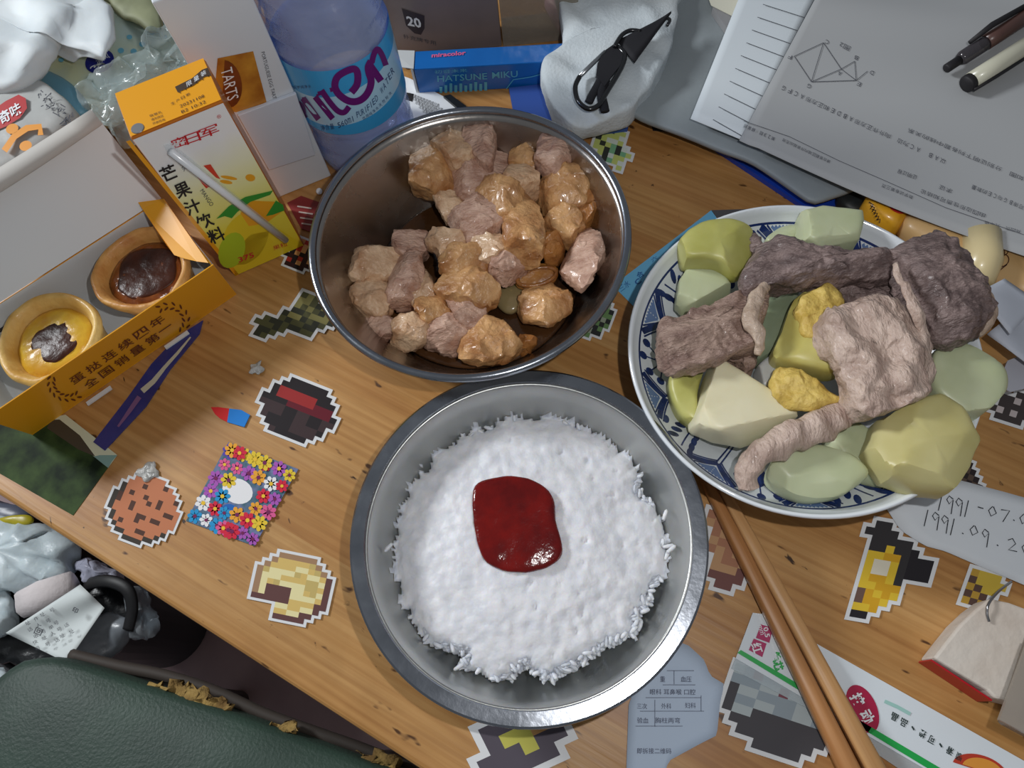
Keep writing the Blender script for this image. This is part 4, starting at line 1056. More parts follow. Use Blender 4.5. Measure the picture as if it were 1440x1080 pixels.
slab('end_wall', g + bu * T_ + bv * T_ + zv * T_, bv * (BD - 2 * T_), zv * HB, bu, m_yel, m_ins); slab('end_wall', g + bu * (BL - T_) + bv * T_ + zv * T_, bv * (BD - 2 * T_), zv * HB, -bu, m_yel, m_ins)
# lid leaning back, white inside
hz = g + bv * BD + zv * (HB + T_)
ld = P(66, 206, 0.080) - hz; ld -= bu * ld.dot(bu); LW = ld.length; ld.normalize(); print('lid', LW, ld)
ln_ = bu.cross(ld).normalized()
if ln_.z < 0: ln_ = -ln_
lid = slab('lid', hz, bu * BL, ld * LW, ln_, m_yel, m_ins, label='lid folded open showing its plain white inside')
def lip(u_): return hz + ld * LW + bu * (BL * u_)
q = MB().grid(lambda u_, v_: lip(u_) + (ld * math.cos(v_ * 1.9) + ln_ * math.sin(v_ * 1.9)) * 0.014 * v_ - zv * 0.003 * math.sin(u_ * 3.14) * v_, 10, 6)
o = q.build('lid_tuck_flap', mat('box_grey_board', (188, 184, 178), 0.6), lid, smooth=True); solid(o, 0.0005)
# yellow end flap leaning over the dark tart
fp = [(195, 285, .042), (231, 280, .046), (294, 370, .0405), (278, 368, .040), (260, 364, .040), (246, 359, .040), (236, 346, .041), (201, 294, .042)]
pl = [P(*p) for p in fp]; nn = (pl[1] - pl[0]).cross(pl[2] - pl[0]).normalized()
if nn.z < 0: nn = -nn
q = MB().prism(pl, nn * 0.0006); q.build('end_flap', m_yel, tbox, label='yellow end flap bent inwards')
q = MB(); SB = lambda x, y: PV(x, y, g + zv * T_ - fw_n * 0.0003, fw_n)
for k, ch in enumerate('蛋挞连续四年'): write(q, ch, (109 + 22.4 * k, 532 - 15.9 * k), (18, -12), (-8.5, -8.5), SB, bold=0.012)
for k, ch in enumerate('全国销量第一'):
    write(q, ch, (128 + 21.6 * k, 538 - 15.2 * k) if k < 5 else (232, 462), (17, -11.5), (-8.5, -8) if k < 5 else (-1, -1), SB, bold=0.012)
def laurel(cx_, cy_, r_, a0, a1):
    for k in range(8):
        a = math.radians(a0 + (a1 - a0) * k / 7)
        for s_ in (-1, 1):
            x, y = cx_ + r_ * math.cos(a) * (1 + 0.16 * s_), cy_ + r_ * math.sin(a) * (1 + 0.16 * s_) * 0.9
            patch(q, arc(x, y, 3.8, 1.4, 0, 360, 8, math.degrees(a) + 90 + 32 * s_), SB)
laurel(96, 538, 24, 55, 195); laurel(238, 452, 24, -125, 40)
q.build('brown_lettering', m_brn, fw)
for (x, y) in ((137, 552), (246, 474)):
    p = P(x, y, 0.0012); MB().box(p - bu * 0.008 - bv * 0.0016, bu * 0.016, -bv * 0.0026, zv * 0.0009).build('white_tab', m_ins, fw)

m_past = mat('puff_pastry', (216, 164, 92), 0.5, (184, 122, 56), 60.0, bump=0.5, bscale=180, coat=0.1)
m_past2 = mat('pastry_yellow', (232, 194, 116), 0.5, (204, 152, 66), 50.0, bump=0.5, bscale=160, coat=0.1)
m_cust = mat('egg_custard', (236, 196, 60), 0.3, (214, 158, 46), 70.0, coat=0.2, bump=0.3, bscale=150)
m_cara = mat('burnt_caramel', (46, 22, 14), 0.3, (74, 36, 20), 70.0, spec=0.3, bump=0.2, bscale=260)
m_amber = mat('amber_custard', (150, 84, 32), 0.2, (96, 46, 20), 80.0, coat=0.2, bump=0.3, bscale=200)
m_liner = mat('brown_paper_liner', (150, 116, 104), 0.5, (128, 98, 90), 40.0)
def tart(c, R_, h, mp, mc, spots, lab, seed):
    c = Vector(c); t = thing('egg_tart', lab, 'egg tart', c)
    def wb(p, a): 
        r_ = 1 + 0.035 * math.sin(a * 3 + seed) + 0.03 * noise.noise(Vector((math.cos(a) * 3, math.sin(a) * 3, seed + p.z * 90)))
        return Vector((p.x * r_, p.y * r_, p.z + 0.0012 * noise.noise(Vector((math.cos(a) * 2.5, math.sin(a) * 2.5, seed * 2)))))
    pr = [(0, 0.0004), (R_ * 0.66, 0.0004), (R_ * 0.74, 0.004), (R_ * 0.80, h * 0.45), (R_ * 0.92, h * 0.8), (R_ * 1.0, h * 0.98), (R_ * 0.985, h * 1.08), (R_ * 0.93, h * 1.12), (R_ * 0.85, h * 1.06), (R_ * 0.78, h * 0.92), (R_ * 0.72, h * 0.74), (0, h * 0.7)]
    MB().lathe(pr, c, 72, wob=wb).build('pastry_shell', mp, t, smooth=True)
    cu = MB().lathe([(0, h * 0.93), (R_ * 0.4, h * 0.945), (R_ * 0.62, h * 0.93), (R_ * 0.75, h * 0.86), (R_ * 0.76, h * 0.78), (0, h * 0.76)], c, 60, wob=wb).build('custard', mc, t, smooth=True)
    for (dx, dy, w, l, s_) in spots:
        o_ = [(c.x + dx * R_ + w * R_ * math.cos(a * 0.5236) * (1 + 0.08 * math.sin(a * 2.1 + s_)), c.y + dy * R_ + l * R_ * math.sin(a * 0.5236) * (1 + 0.08 * math.cos(a * 1.7 + s_))) for a in range(12)]
        MB().pebble(o_, c.z + h * 0.935, 0.0010, 0.002, 2.4, 0.0006, 160, s_, 7, npts=40).build('caramel_patch', m_cara, cu, smooth=True, label='dark burnt patch on the custard')
    return t
ZT = 0.0022
tart(P(69, 474, 0.034) + Vector((0, 0, ZT - 0.034)), 0.0285, 0.031, m_past2, m_cust, [(0.05, -0.06, 0.47, 0.44, 3)], 'bright yellow egg tart with one dark burnt patch in the open box', 1.3)
tart(P(200, 379, 0.034) + Vector((0, 0, ZT - 0.034)), 0.0285, 0.031, m_past, m_amber, [(0.06, 0.0, 0.64, 0.60, 5)], 'egg tart with glossy nearly black caramel top in the open box', 4.1)
# scalloped brown paper liner
ql = MB(); o_ = [P(x, y, 0.020) for x, y in [(158, 345), (165, 330), (176, 334), (182, 318), (196, 318), (204, 306), (214, 316), (210, 340), (180, 362)]]
ql.prism(o_, bv * 0.0008 + zv * 0.0012); ql.build('paper_liner', m_liner, tbox, label='scalloped brown paper liner behind the dark tart')
ql = MB(); o_ = [P(x, y, 0.022) for x, y in [(-6, 446), (4, 430), (10, 436), (20, 427), (30, 438), (18, 460), (-6, 470)]]
ql.prism(o_, bv * 0.0008 + zv * 0.0012); ql.build('paper_liner', mat('dark_liner', (44, 38, 38), 0.6), tbox, label='dark paper liner at the left end of the box')

# ------------------------------------------------------------------ white box with tart picture, standing behind the carton
W0, W1 = P(398, 276, 0), P(466, 248, 0)
wu = W1 - W0; wd = Vector((-wu.y, wu.x, 0)).normalized()
if wd.dot(P(400, 150, 0) - W0) < 0: wd = -wd
HW = 0.152
wbox = thing('white_carton_box', 'white card box with a tart picture standing between carton and water bottle', 'box', (W0 + W1) / 2 + wd * 0.018)
m_wb = mat('white_card', (214, 220, 226), 0.55)
W0b = W0 - wu * 0.30; wub = wu * 1.30
o = MB().box(W0b + zv * 0.0003, wub, wd * 0.034, zv * HW).build('box_body', m_wb, wbox); bevel(o, 0.0008)
SW = lambda x, y, l=0.0003: PV(x, y, W0 - wd * l, wd)
q = MB(); patch(q, [(306, 82), (356, 72), (375, 144), (332, 158), (300, 150)], SW, 0)
patch(q, arc(318, 118, 22, 34, -80, 120, 14, -10), lambda x, y: SW(x, y, 0.0005), 1)
q.build('tart_picture', [mat('tart_photo', (206, 146, 50), 0.4, (160, 92, 26), 60.0), mat('tart_photo_dark', (140, 70, 26), 0.4, (96, 44, 18), 70.0)], wbox, label='printed picture of a baked tart')
q = MB(); write(q, 'TARTS', (323, 118), (10, 44), (16, -5), lambda x, y: SW(x, y, 0.0007), 0); q.build('white_lettering', WHITE, wbox)
q = MB(); write(q, 'PORTUGUESE EGG TART', (378, 106), (17, 66), (5, -1.5), SW, 0); q.build('grey_lettering', INKGREY, wbox)
q = MB(); fpl = [SW(x, y, 0.0004) for x, y in [(333, 159), (415, 128), (442, 215), (377, 236)]]
o = q.prism(fpl, -wd * 0.0022).build('glued_flap', mat('white_card_shade', (206, 214, 226), 0.5), wbox, label='plain white flap glued over the lower front'); bevel(o, 0.0004)

# ------------------------------------------------------------------ tissue pack, bags and wrappers at the upper left
m_tis = mat('tissue_pack_print', (216, 222, 184), 0.4, (190, 214, 216), 26.0, coat=0.2, bump=0.2, bscale=60)
tp_ = thing('tissue_pack', 'soft tissue pack printed pale yellow and blue behind the juice carton', 'tissue pack', P(180, 110, 0))
def cushion(outpix, z, hu, hd, n, amp, seed, m, nm, parent, npts=72, freq=50):
    return MB().pebble(OUT(outpix, z), z, hu, hd, n, amp, freq, seed, 12, npts=npts).build(nm, m, parent, smooth=True)
tb = cushion([(46, 110), (70, 66), (120, 20), (190, -30), (240, -20), (268, 30), (272, 60), (236, 100), (160, 150), (112, 168), (62, 158)], 0.026, 0.016, 0.025, 4.0, 0.0016, 3, m_tis, 'pack_body', tp_)
ZTI = 0.0432
q = MB(); SI = lambda x, y: P(x, y, ZTI)
patch(q, arc(140, 86, 21, 16, 0, 360, 28, -24), SI); q.build('oval_logo', mat('logo_navy', (22, 30, 128), 0.35), tp_, label='navy blue oval emblem with white waves')
q = MB(); SJ = lambda x, y: P(x, y, ZTI + 0.0003)
stroke(q, arc(140, 94, 8, 4, 200, 380, 12, -20), 2.0, SJ); stroke(q, arc(143, 93, 5, 3, 180, 420, 12, -20), 1.5, SJ); stroke(q, arc(134, 96, 7, 4, 190, 330, 10, -10), 1.5, SJ)
write(q, '清风', (144, 82), (18, -10), (-4, -8), SJ); q.build('logo_lettering', WHITE, tp_)
q = MB()
for (x, y, r_) in [(170, 71, 4.5), (188, 72, 4.5), (200, 62, 4.5), (182, 52, 4), (214, 46, 4), (228, 30, 4), (205, 34, 4), (232, 52, 3.5), (222, 14, 4), (104, 70, 4), (86, 84, 4)]:
    patch(q, arc(x, y, r_, r_ * 0.85, 0, 360, 12), SI)
q.build('dot_print', mat('print_sky', (112, 186, 214), 0.4), tp_)
cushion([(56, 104), (90, 112), (118, 138), (126, 160), (108, 168), (76, 150)], 0.036, 0.008, 0.020, 3.0, 0.001, 9, mat('pack_blue', (112, 166, 190), 0.4), 'blue_end', tp_, 40)

# big white tissue-like bag
def drape(nm, outpix, z, hu, hd, m, lab, cat, seed, amp=0.005, freq=34, n=2.6, npts=90, rings=16):
    return MB().pebble(OUT(outpix, z), z, hu, hd, n, amp, freq, seed, rings, npts=npts).build(nm, m, smooth=True, label=lab, cat=cat)
m_wbag = mat('matte_white_bag', (224, 230, 232), 0.55, (208, 216, 220), 20.0, bump=0.25, bscale=40, sss=0.1)
drape('cloth_bag', [(-120, -60), (20, -60), (100, -30), (148, 8), (166, 42), (150, 70), (132, 84), (104, 70), (84, 56), (74, 74), (52, 104), (22, 120), (-20, 124), (-120, 130)], 0.062, 0.010, 0.012, m_wbag, 'creased white cloth bag filling the top left corner', 'bag', 41, 0.009, 40)
# glossy clear bag between pack and carton
m_cb = mat('glossy_clear_bag', (220, 230, 230), 0.14, clear=0.78, tint=(240, 246, 246), bump=1.0, bscale=70, spec=0.8)
drape('plastic_bag', [(116, 120), (150, 108), (186, 92), (214, 60), (252, 26), (282, 34), (300, 60), (318, 96), (306, 116), (270, 130), (230, 118), (200, 150), (180, 196), (160, 192), (132, 158)], 0.052, 0.009, 0.010, m_cb, 'glossy clear plastic bag crumpled between tissue pack and juice carton', 'plastic bag', 45, 0.010, 75, npts=140, rings=22)
drape('food_wrapper', [(150, -40), (186, -30), (218, 4), (232, 34), (214, 50), (182, 26), (150, 2)], 0.048, 0.004, 0.004, mat('olive_wrapper', (128, 132, 104), 0.55, (150, 154, 122), 30.0, spec=0.2, bump=0.2, bscale=60), 'olive green wrapper at the top edge above the tissue pack', 'wrapper', 47, 0.004, 50)
# snack bag
sb = thing('snack_bag', 'silver snack bag with red emblem and orange shapes behind the open lid', 'snack bag', P(40, 190, 0))
m_sil = mat('silver_bag', (186, 188, 186), 0.3, (160, 160, 158), 22.0, bump=0.3, bscale=40, coat=0.3)
cushion([(-90, 150), (-10, 124), (48, 112), (84, 134), (112, 164), (100, 186), (64, 214), (10, 250), (-90, 300)], 0.052, 0.008, 0.050, 3.6, 0.0012, 51, m_sil, 'bag_body', sb)
ZS2 = 0.0612
q = MB(); SS = lambda x, y: P(x, y, ZS2)
patch(q, [(-12, 156), (8, 142), (26, 133), (36, 138), (38, 152), (28, 166), (8, 178), (-12, 186)], SS, 0); q.build('red_emblem', mat('emblem_red', (178, 38, 42), 0.4), sb)
q = MB(); SS3 = lambda x, y: P(x, y, ZS2 + 0.0004)
write(q, '奇味', (14, 159), (30, -18), (-6, -16), SS3, bold=0.02); q.build('white_lettering', WHITE, sb)
q = MB(); stroke(q, [(6, 212), (20, 192), (38, 180), (56, 178), (57, 190)], [9, 9, 9, 9, 8], SS); q.build('orange_curve', mat('bag_orange', (226, 148, 40), 0.4), sb)
for (x, y) in ((17, 181), (36, 205)):
    q = MB(); patch(q, arc(x, y, 9, 7, 0, 360, 18, -20), SS); q.build('orange_dot', MATS['bag_orange'], sb)
q = MB(); rnd = random.Random(5)
for k in range(46):
    t = rnd.random(); x = 58 + 50 * t + rnd.uniform(-6, 8); y = 128 + 44 * t + rnd.uniform(-4, 14)
    stroke(q, [(x, y), (x + rnd.uniform(-4, 4), y + rnd.uniform(-4, 4)), (x + rnd.uniform(-6, 6), y + rnd.uniform(-5, 5))], 1.3, SS)
q.build('maze_print', INKGREY, sb)

# ------------------------------------------------------------------ things behind the chicken bowl
# blue box
HX = 0.0220
X0, X1 = P(590, 132, 0), P(800, 121, 0)
xu = X1 - X0; xd = Vector((-xu.y, xu.x, 0)).normalized()
if xd.dot(P(690, 60, 0) - X0) < 0: xd = -xd
XD = (P(690, 66, HX) - X0).dot(xd)
bb = thing('blue_box', 'long blue cardboard box with an open white end flap behind the chicken bowl', 'box', (X0 + X1) / 2 + xd * XD / 2)
m_bl = mat('box_blue', (20, 108, 190), 0.3, (14, 92, 170), 18.0, coat=0.3)
o = MB().box(X0 + zv * .0003, xu, xd * XD, zv * (HX - .0003)).build('box_body', m_bl, bb); bevel(o, 0.0007)
xn = xu.normalized()
MB().prism([X0 + zv * HX, X0 + zv * HX + xd * XD, X0 + zv * (HX + 0.003) + xd * XD * 0.92 - xn * 0.016, X0 + zv * (HX + 0.002) - xn * 0.016 + xd * XD * 0.1], zv * 0.0005).build('end_flap', m_ins, bb, label='white end flap standing open')
MB().box(X0 + zv * 0.001 - xn * 0.0006, -xn * 0.0014, xd * XD, zv * (HX - 0.002)).build('white_end', m_ins, bb)
SX = lambda x, y: PV(x, y, X0 - xd * 0.0004, xd); SXT = lambda x, y: P(x, y, HX + 0.0005)
q = MB(); write(q, 'HATSUNE', (650, 109), (70, -4), (-0.4, -9), SX, bold=0.01); write(q, 'MIKU', (710, 105), (36, -2.2), (-0.4, -9), SX, bold=0.01)
write(q, '初音未来', (634, 100), (46, -2.6), (-0.3, -5), SX)
for k in range(10): patch(q, [(618 + 7 * k, 131 - 0.4 * k), (622 + 7 * k, 131 - 0.4 * k), (622 + 7 * k, 122 - (k * 7 % 5) - 0.4 * k), (618 + 7 * k, 122 - (k * 7 % 5) - 0.4 * k)], SX)
stroke(q, [(712, 125), (722, 112), (736, 110), (748, 108), (762, 104)], 1.2, SX)
q.build('pale_lettering', mat('print_pale_cyan', (96, 180, 206), 0.4), bb)
q = MB(); write(q, 'miracolor', (631, 76), (48, -4), (0.3, -6), SXT, bold=0.03); q.build('pink_lettering', mat('print_pink', (226, 104, 150), 0.4), bb)

# grey pack with the number 20
Y0, Y1 = P(556, 82, 0), P(706, 66, 0)
yu = Y1 - Y0; yd = Vector((-yu.y, yu.x, 0)).normalized()
if yd.dot(P(650, 0, 0) - Y0) < 0: yd = -yd
gp = thing('card_pack', 'grey brown pack marked 20 in a clear sleeve at the top edge', 'pack', (Y0 + Y1) / 2 + yd * 0.01)
o = MB().box(Y0 + zv * .0003, yu, yd * 0.02, zv * 0.085).build('pack_body', mat('pack_greybrown', (136, 122, 118), 0.4, (118, 106, 104), 20.0, coat=0.2), gp); bevel(o, 0.001)
SY = lambda x, y, l=0.0004: PV(x, y, Y0 - yd * l, yd)
q = MB(); patch(q, [(565, 12), (597, 22), (597, 40), (592, 49), (583, 47), (571, 36)], SY, 0); q.build('shield', mat('shield_dark', (52, 46, 54), 0.5), gp, label='dark shield emblem')
q = MB(); write(q, '20', (582, 31), (20, 4), (-3, -14), lambda x, y: SY(x, y, 0.0007), bold=0.03); q.build('number', WHITE, gp)
q = MB(); write(q, '扑克牌专用', (590, 56), (46, 10), (-1, -6), SY); q.build('grey_lettering', INKGREY, gp)
MB().box(Y1 + zv * .0003 + yu.normalized() * 0.001, yu.normalized() * 0.052, yd * 0.028, zv * 0.075).build('clear_sleeve', mat('clear_sleeve_film', (168, 160, 146), 0.12, clear=0.5, tint=(220, 214, 204), bump=0.6, bscale=50, spec=0.7), gp, label='clear plastic sleeve')
# pink figure-like wrapper behind it
MB().pebble(OUT([(768, 8), (776, -20), (800, -24), (806, 14), (800, 36), (786, 36), (776, 22)], 0.012), 0.012, 0.01, 0.0115, 2.6, 0.002, 60, 5).build('candy_wrapper', mat('pink_wrapper', (222, 176, 204), 0.35, (178, 96, 140), 60.0, contrast=(0.5, 0.56)), smooth=True, label='small pink and white candy wrapper at the top beside the white cloth', cat='wrapper')
# printed white leaflet and black strip beside the bottle
def card(nm, pix, z, t, m, lab, cat, side=None):
    q = MB().prism(OUT(pix, z), (0, 0, t)); return q.build(nm, m, label=lab, cat=cat)
lf = thing('leaflet', 'white leaflet with tiny print squeezed between bottle and chicken bowl', 'leaflet', P(590, 150, 0))
MB().prism(OUT([(556, 104), (578, 112), (652, 152), (640, 190), (560, 200)], 0.0004), zv * 0.0008).build('sheet', WHITE, lf)
q = MB(); S_ = flat(0.0014)
patch(q, [(572, 130), (582, 132), (580, 143), (570, 140)], S_)
for r in range(5): write(q, '注意事项使用说明成分表', (596 + 5 * r, 140 + 6 * r), (44, 17), (1, -4.5), S_)
q.build('lettering', BLACK, lf)
card('black_strip', [(624, 138), (634, 136), (656, 152), (650, 160)], 0.0016, 0.0022, mat('black_plastic_strip', (24, 26, 28), 0.4), 'short black plastic strip behind the chicken bowl rim', 'strip')

# blue cover under the white cloth
card('blue_notebook', [(716, 128), (800, 118), (888, 160), (882, 186), (800, 196), (722, 160)], 0.0003, 0.0030, [mat('deep_blue_cover', (52, 84, 160), 0.5)], 'blue notebook lying under the white cloth behind the chicken bowl', 'notebook')
# white cloth
m_cloth = mat('white_cloth', (214, 222, 226), 0.8, (200, 210, 216), 30.0, bump=0.3, bscale=500)
cl_pix = [(792, -50), (955, -50), (952, 10), (946, 60), (930, 100), (908, 130), (888, 160), (860, 170), (808, 181), (780, 160), (768, 132), (760, 104), (770, 80), (792, 58)]
q = MB().pebble(OUT(cl_pix, 0.026), 0.026, 0.006, 0.022, 4.5, 0.0022, 60, 71, 18, npts=110)
for v in q.v:
    if v.z > 0.026: v.z += 0.0014 * math.sin((v.x * 0.8 + v.y * 0.6) * 190 + 3 * noise.noise(v * 30))
cloth = q.build('folded_cloth', m_cloth, smooth=True, label='folded white cotton cloth at the top with a black clip on it', cat='cloth')
# black carabiner clip with strap
kb = thing('carabiner_clip', 'black carabiner clip with short black strap lying on the white cloth', 'clip', P(860, 90, 0.034))
m_blk = mat('black_gloss', (22, 24, 28), 0.22, coat=0.5); m_web = mat('black_webbing', (26, 26, 32), 0.8)
ZK = 0.0375
loop = smoothline([P(x, y, ZK) for x, y in [(815, 108), (809, 122), (812, 140), (822, 151), (832, 153), (843, 147), (852, 132), (868, 106), (876, 90), (878, 76), (868, 66)]], 6)
MB().tube(loop, 0.0016, 10).build('hook', m_blk, kb, smooth=True)
MB().tube([P(815, 108, ZK), P(833, 90, ZK), P(851, 73, ZK)], 0.0014, 10).build('gate', mat('clip_silver', (170, 174, 178), 0.25, metal=0.9), kb, smooth=True, label='silver spring gate')
MB().prism(OUT([(850, 74), (864, 64), (876, 76), (874, 92), (858, 112), (850, 124), (838, 108), (840, 92)], ZK - 0.0008), zv * 0.0016).build('body_plate', m_web, kb)
MB().tube(smoothline([P(x, y, ZK + 0.002) for x, y in [(864, 66), (874, 50), (886, 43), (900, 44)]], 6), 0.0014, 10).build('ring', m_blk, kb, smooth=True)
q = MB().grid(lambda u, v: P(868 + (892 - 868) * v + (930 - 868) * u - 10 * u * v, 58 + (88 - 58) * v + (27 - 58) * u - 40 * u * v, ZK + 0.0018 * math.sin(u * 3)), 10, 4); solid(q.build('strap', m_web, kb, smooth=True), 0.0016)
MB().tube(smoothline([P(x, y, ZK - 0.001) for x, y in [(852, 112), (846, 130), (849, 148), (851, 157)]], 5), 0.0028, 10, flat=0.5).build('strap_end', m_web, kb, smooth=True)
MB().tube(smoothline([P(x, y, ZK - 0.001) for x, y in [(846, 110), (836, 128), (828, 144)]], 5), 0.0026, 10, flat=0.5).build('strap_end', m_web, kb, smooth=True)
MB().tube(smoothline([P(x, y, ZK) for x, y in [(928, 34), (934, 26), (942, 28), (938, 36)]], 5), 0.0011, 8).build('end_loop', m_blk, kb, smooth=True)
# ------------------------------------------------------------------ grey folder, papers and pens at the upper right
card('blue_folder', [(968, 188), (1000, 170), (1230, 220), (1210, 292), (1130, 296), (1064, 252), (1010, 216)], 0.0003, 0.0035, [mat('royal_blue', (26, 64, 168), 0.4)], 'royal blue folder edge showing under the grey pouch', 'folder')
card('black_card', [(914, 170), (960, 168), (962, 188), (918, 184)], 0.0003, 0.0008, [BLACK], 'small black card with white edge under the grey pouch corner', 'card')
m_gp = mat('grey_pouch', (150, 158, 162), 0.5, (138, 146, 150), 16.0, bump=0.08, bscale=300)
gpix = [(944, -60), (1110, -60), (1200, 100), (1230, 240), (1200, 268), (1150, 286), (1130, 280), (1060, 232), (990, 204), (930, 180), (890, 163), (862, 140), (862, 122), (886, 84), (930, 40)]
def gz(u, v): return 0
q = MB().pebble(OUT(gpix, 0.0155), 0.0155, 0.0035, 0.0035, 5.0, 0.0014, 26, 81, 14, npts=110)
q.build('fabric_pouch', m_gp, smooth=True, label='flat grey fabric pouch under the lined paper and worksheet', cat='pouch')
# cardboard stack that carries the papers
book = MB().prism(OUT([(1000, 20), (1110, -40), (1500, -40), (1500, 200), (1290, 200), (1090, 150)], 0.0195), zv * 0.0055).build('exercise_book', mat('book_cover', (150, 150, 152), 0.6), label='grey exercise book under the lined paper and worksheet', cat='book')
# cream paper corner
card('cream_card', [(990, -20), (1046, -20), (1036, 26), (1000, 8)], 0.0256, 0.0006, [mat('cream_paper', (226, 224, 206), 0.7)], 'cream card corner at the top between grey pouch and lined paper', 'card')
def ws_z(p):
    s_ = max(0.0, min(1.0, (p.x - 0.14) / 0.22))
    return 0.0300 + 0.018 * s_ * s_ + 0.0022 * math.sin(p.x * 42 + p.y * 30) * s_ + 0.0045 * math.exp(-((p.x * 0.55 + p.y - 0.512) / 0.020) ** 2) * min(1, s_ * 3)
def SWS(px, py, lift=0.0004):
    z = 0.03
    for _ in range(6): z = ws_z(P(px, py, z))
    p = P(px, py, z + lift); return p
lined = thing('lined_paper', 'white ruled answer paper strip left of the worksheet', 'paper', P(1060, 100, 0.0265))
q = sheet([(1042, -10), (1152, -10), (1046, 198), (971, 167)], lambda u, v: 0.0270 + 0.0012 * math.sin(v * 5) * 0.6, 8, 14)
solid(q.build('sheet', mat('ruled_paper', (220, 228, 234), 0.8, spec=0.2), lined, smooth=True), 0.0003)
q = MB()
for k in range(10):
    x0, y0 = 1077 - 7.8 * k, 6 + 18 * k; x1, y1 = 1138 - 10.8 * k, 28 + 18.2 * k
    stroke(q, [(x0 - 4, y0), ((x0 + x1) / 2, (y0 + y1) / 2), (x1 + 4, y1)], 0.8, flat(0.0286))
q.build('ruled_lines', INKGREY, lined)
wsheet = thing('worksheet', 'printed geometry worksheet lying upside down at the upper right', 'paper', P(1280, 160, 0.03))
wa, wb_, wc, wd_ = (1152, -12), (1500, -60), (1500, 380), (1040, 196)
def wfn(u, v):
    # left edge runs from (1152,-12) to (1040,196); lower edge bows to the right
    x = (wa[0] * (1 - v) + wd_[0] * v) * (1 - u) + (wb_[0] * (1 - v) + wc[0] * v) * u
    y = (wa[1] * (1 - v) + wd_[1] * v) * (1 - u) + (wb_[1] * (1 - v) + wc[1] * v) * u
    y += 10 * math.sin(u * math.pi) * v
    p = SWS(x, y, 0)
    if u < 0.04 and v > 0.85: p.z -= 0.001
    return p
q = MB().grid(wfn, 34, 26); solid(q.build('sheet', mat('worksheet_paper', (172, 174, 176), 0.85, spec=0.1), wsheet, smooth=True), 0.0003)
q = MB(); S_ = lambda x, y: SWS(x, y, 0.0006)
pF = dict(C=(1158, 60), P_=(1117, 79), G=(1141, 115), A=(1183, 97), D=(1202, 86), E=(1204, 113), D2=(1220, 100))
for a, b in (('C', 'P_'), ('P_', 'G'), ('G', 'C'), ('C', 'A'), ('A', 'G'), ('A', 'D'), ('D', 'E'), ('A', 'E'), ('G', 'E'), ('E', 'D2')):
    stroke(q, [pF[a], ((pF[a][0] + pF[b][0]) / 2, (pF[a][1] + pF[b][1]) / 2), pF[b]], 0.9, S_)
for ch, x, y in (('F', 1111, 80), ('C', 1163, 59), ('G', 1138, 121), ('A', 1181, 103), ('B', 1204, 81), ('E', 1208, 118), ('D', 1226, 102)):
    write(q, ch, (x, y), (-5, -2.4), (-2.4, 5.2), S_)
write(q, '图2', (1188, 65), (-14, -7), (-3, 6.5), S_)
def uline(s_, x0, y0, x1, y1, h=6.5):          # upside-down line from its left end as seen in the photo
    n = len(s_)
    for k, ch in enumerate(reversed(s_)):
        t = (k + 0.5) / n; x, y = x0 + (x1 - x0) * t, y0 + (y1 - y0) * t; w_ = math.hypot(x1 - x0, y1 - y0) / n * 0.86
        d = ((x1 - x0), (y1 - y0)); l = math.hypot(*d); d = (d[0] / l, d[1] / l)
        if ch not in ' ，。.、': write(q, ch, (x, y), (-d[0] * w_ * (0.6 if ch.isascii() else 1), -d[1] * w_ * (0.6 if ch.isascii() else 1)), (-d[1] * h, d[0] * h), S_)
uline('以AB，AC为边，向外作正方形ABDE和正方形ACFG', 1098, 122, 1330, 228)
uline('如图，分别证明下列各题中线的关系', 1276, 182, 1440, 252, 6)
uline('第23题 解答题', 1046, 176, 1090, 196, 5); uline('请在答题区域内作答超出无效', 1100, 196, 1168, 228, 4.5)
uline('由四边形性质可知结论', 1294, 268, 1386, 304, 6); uline('证明过程', 1262, 240, 1290, 250, 6); uline('求证', 1320, 262, 1340, 270, 6)
uline('数学试卷第三页', 1240, 260, 1284, 278, 5); uline('共四页 九年级', 1384, 312, 1436, 326, 4.5); uline('可得BG与CE的数量', 1366, 262, 1440, 292, 6)
stroke(q, [(1046, 170), (1110, 192), (1180, 226), (1240, 252), (1330, 292), (1440, 330)], 0.7, S_)
q.build('lettering', mat('pencil_grey', (84, 86, 94), 0.8), wsheet)

# two pens on the worksheet
def along(x0, y0, x1, y1, n, rad):
    return [SWS(x0 + (x1 - x0) * k / n, y0 + (y1 - y0) * k / n, rad) for k in range(n + 1)]
zpen = 0.0045
def pen_pt(x, y, l): 
    p = SWS(x, y, l); return p
pen = thing('ballpoint_pen', 'black ballpoint pen with clear clip above the white capped pen', 'pen', P(1400, 50, 0.045), 'pens on the worksheet')
a_, b_ = pen_pt(1330, 97, 0.0055), pen_pt(1450, 18, 0.0060); pd = (b_ - a_)
def pp(t): return a_ + pd * t
MB().tube([pp(0), pp(0.01), pp(0.16)], [0.0022, 0.0027, 0.0027], 14).build('push_button', BLACK, pen, smooth=True)
MB().tube([pp(0.16), pp(0.2), pp(0.42), pp(0.46)], [0.0032, 0.0042, 0.0044, 0.0044], 18).build('clear_barrel', mat('smoky_barrel', (70, 66, 70), 0.1, clear=0.35, tint=(200, 196, 200), spec=0.8), pen, smooth=True)
MB().tube([pp(0.46), pp(0.6), pp(1.3)], [0.0045, 0.0046, 0.0046], 18).build('barrel', mat('brown_barrel', (88, 62, 56), 0.3), pen, smooth=True)
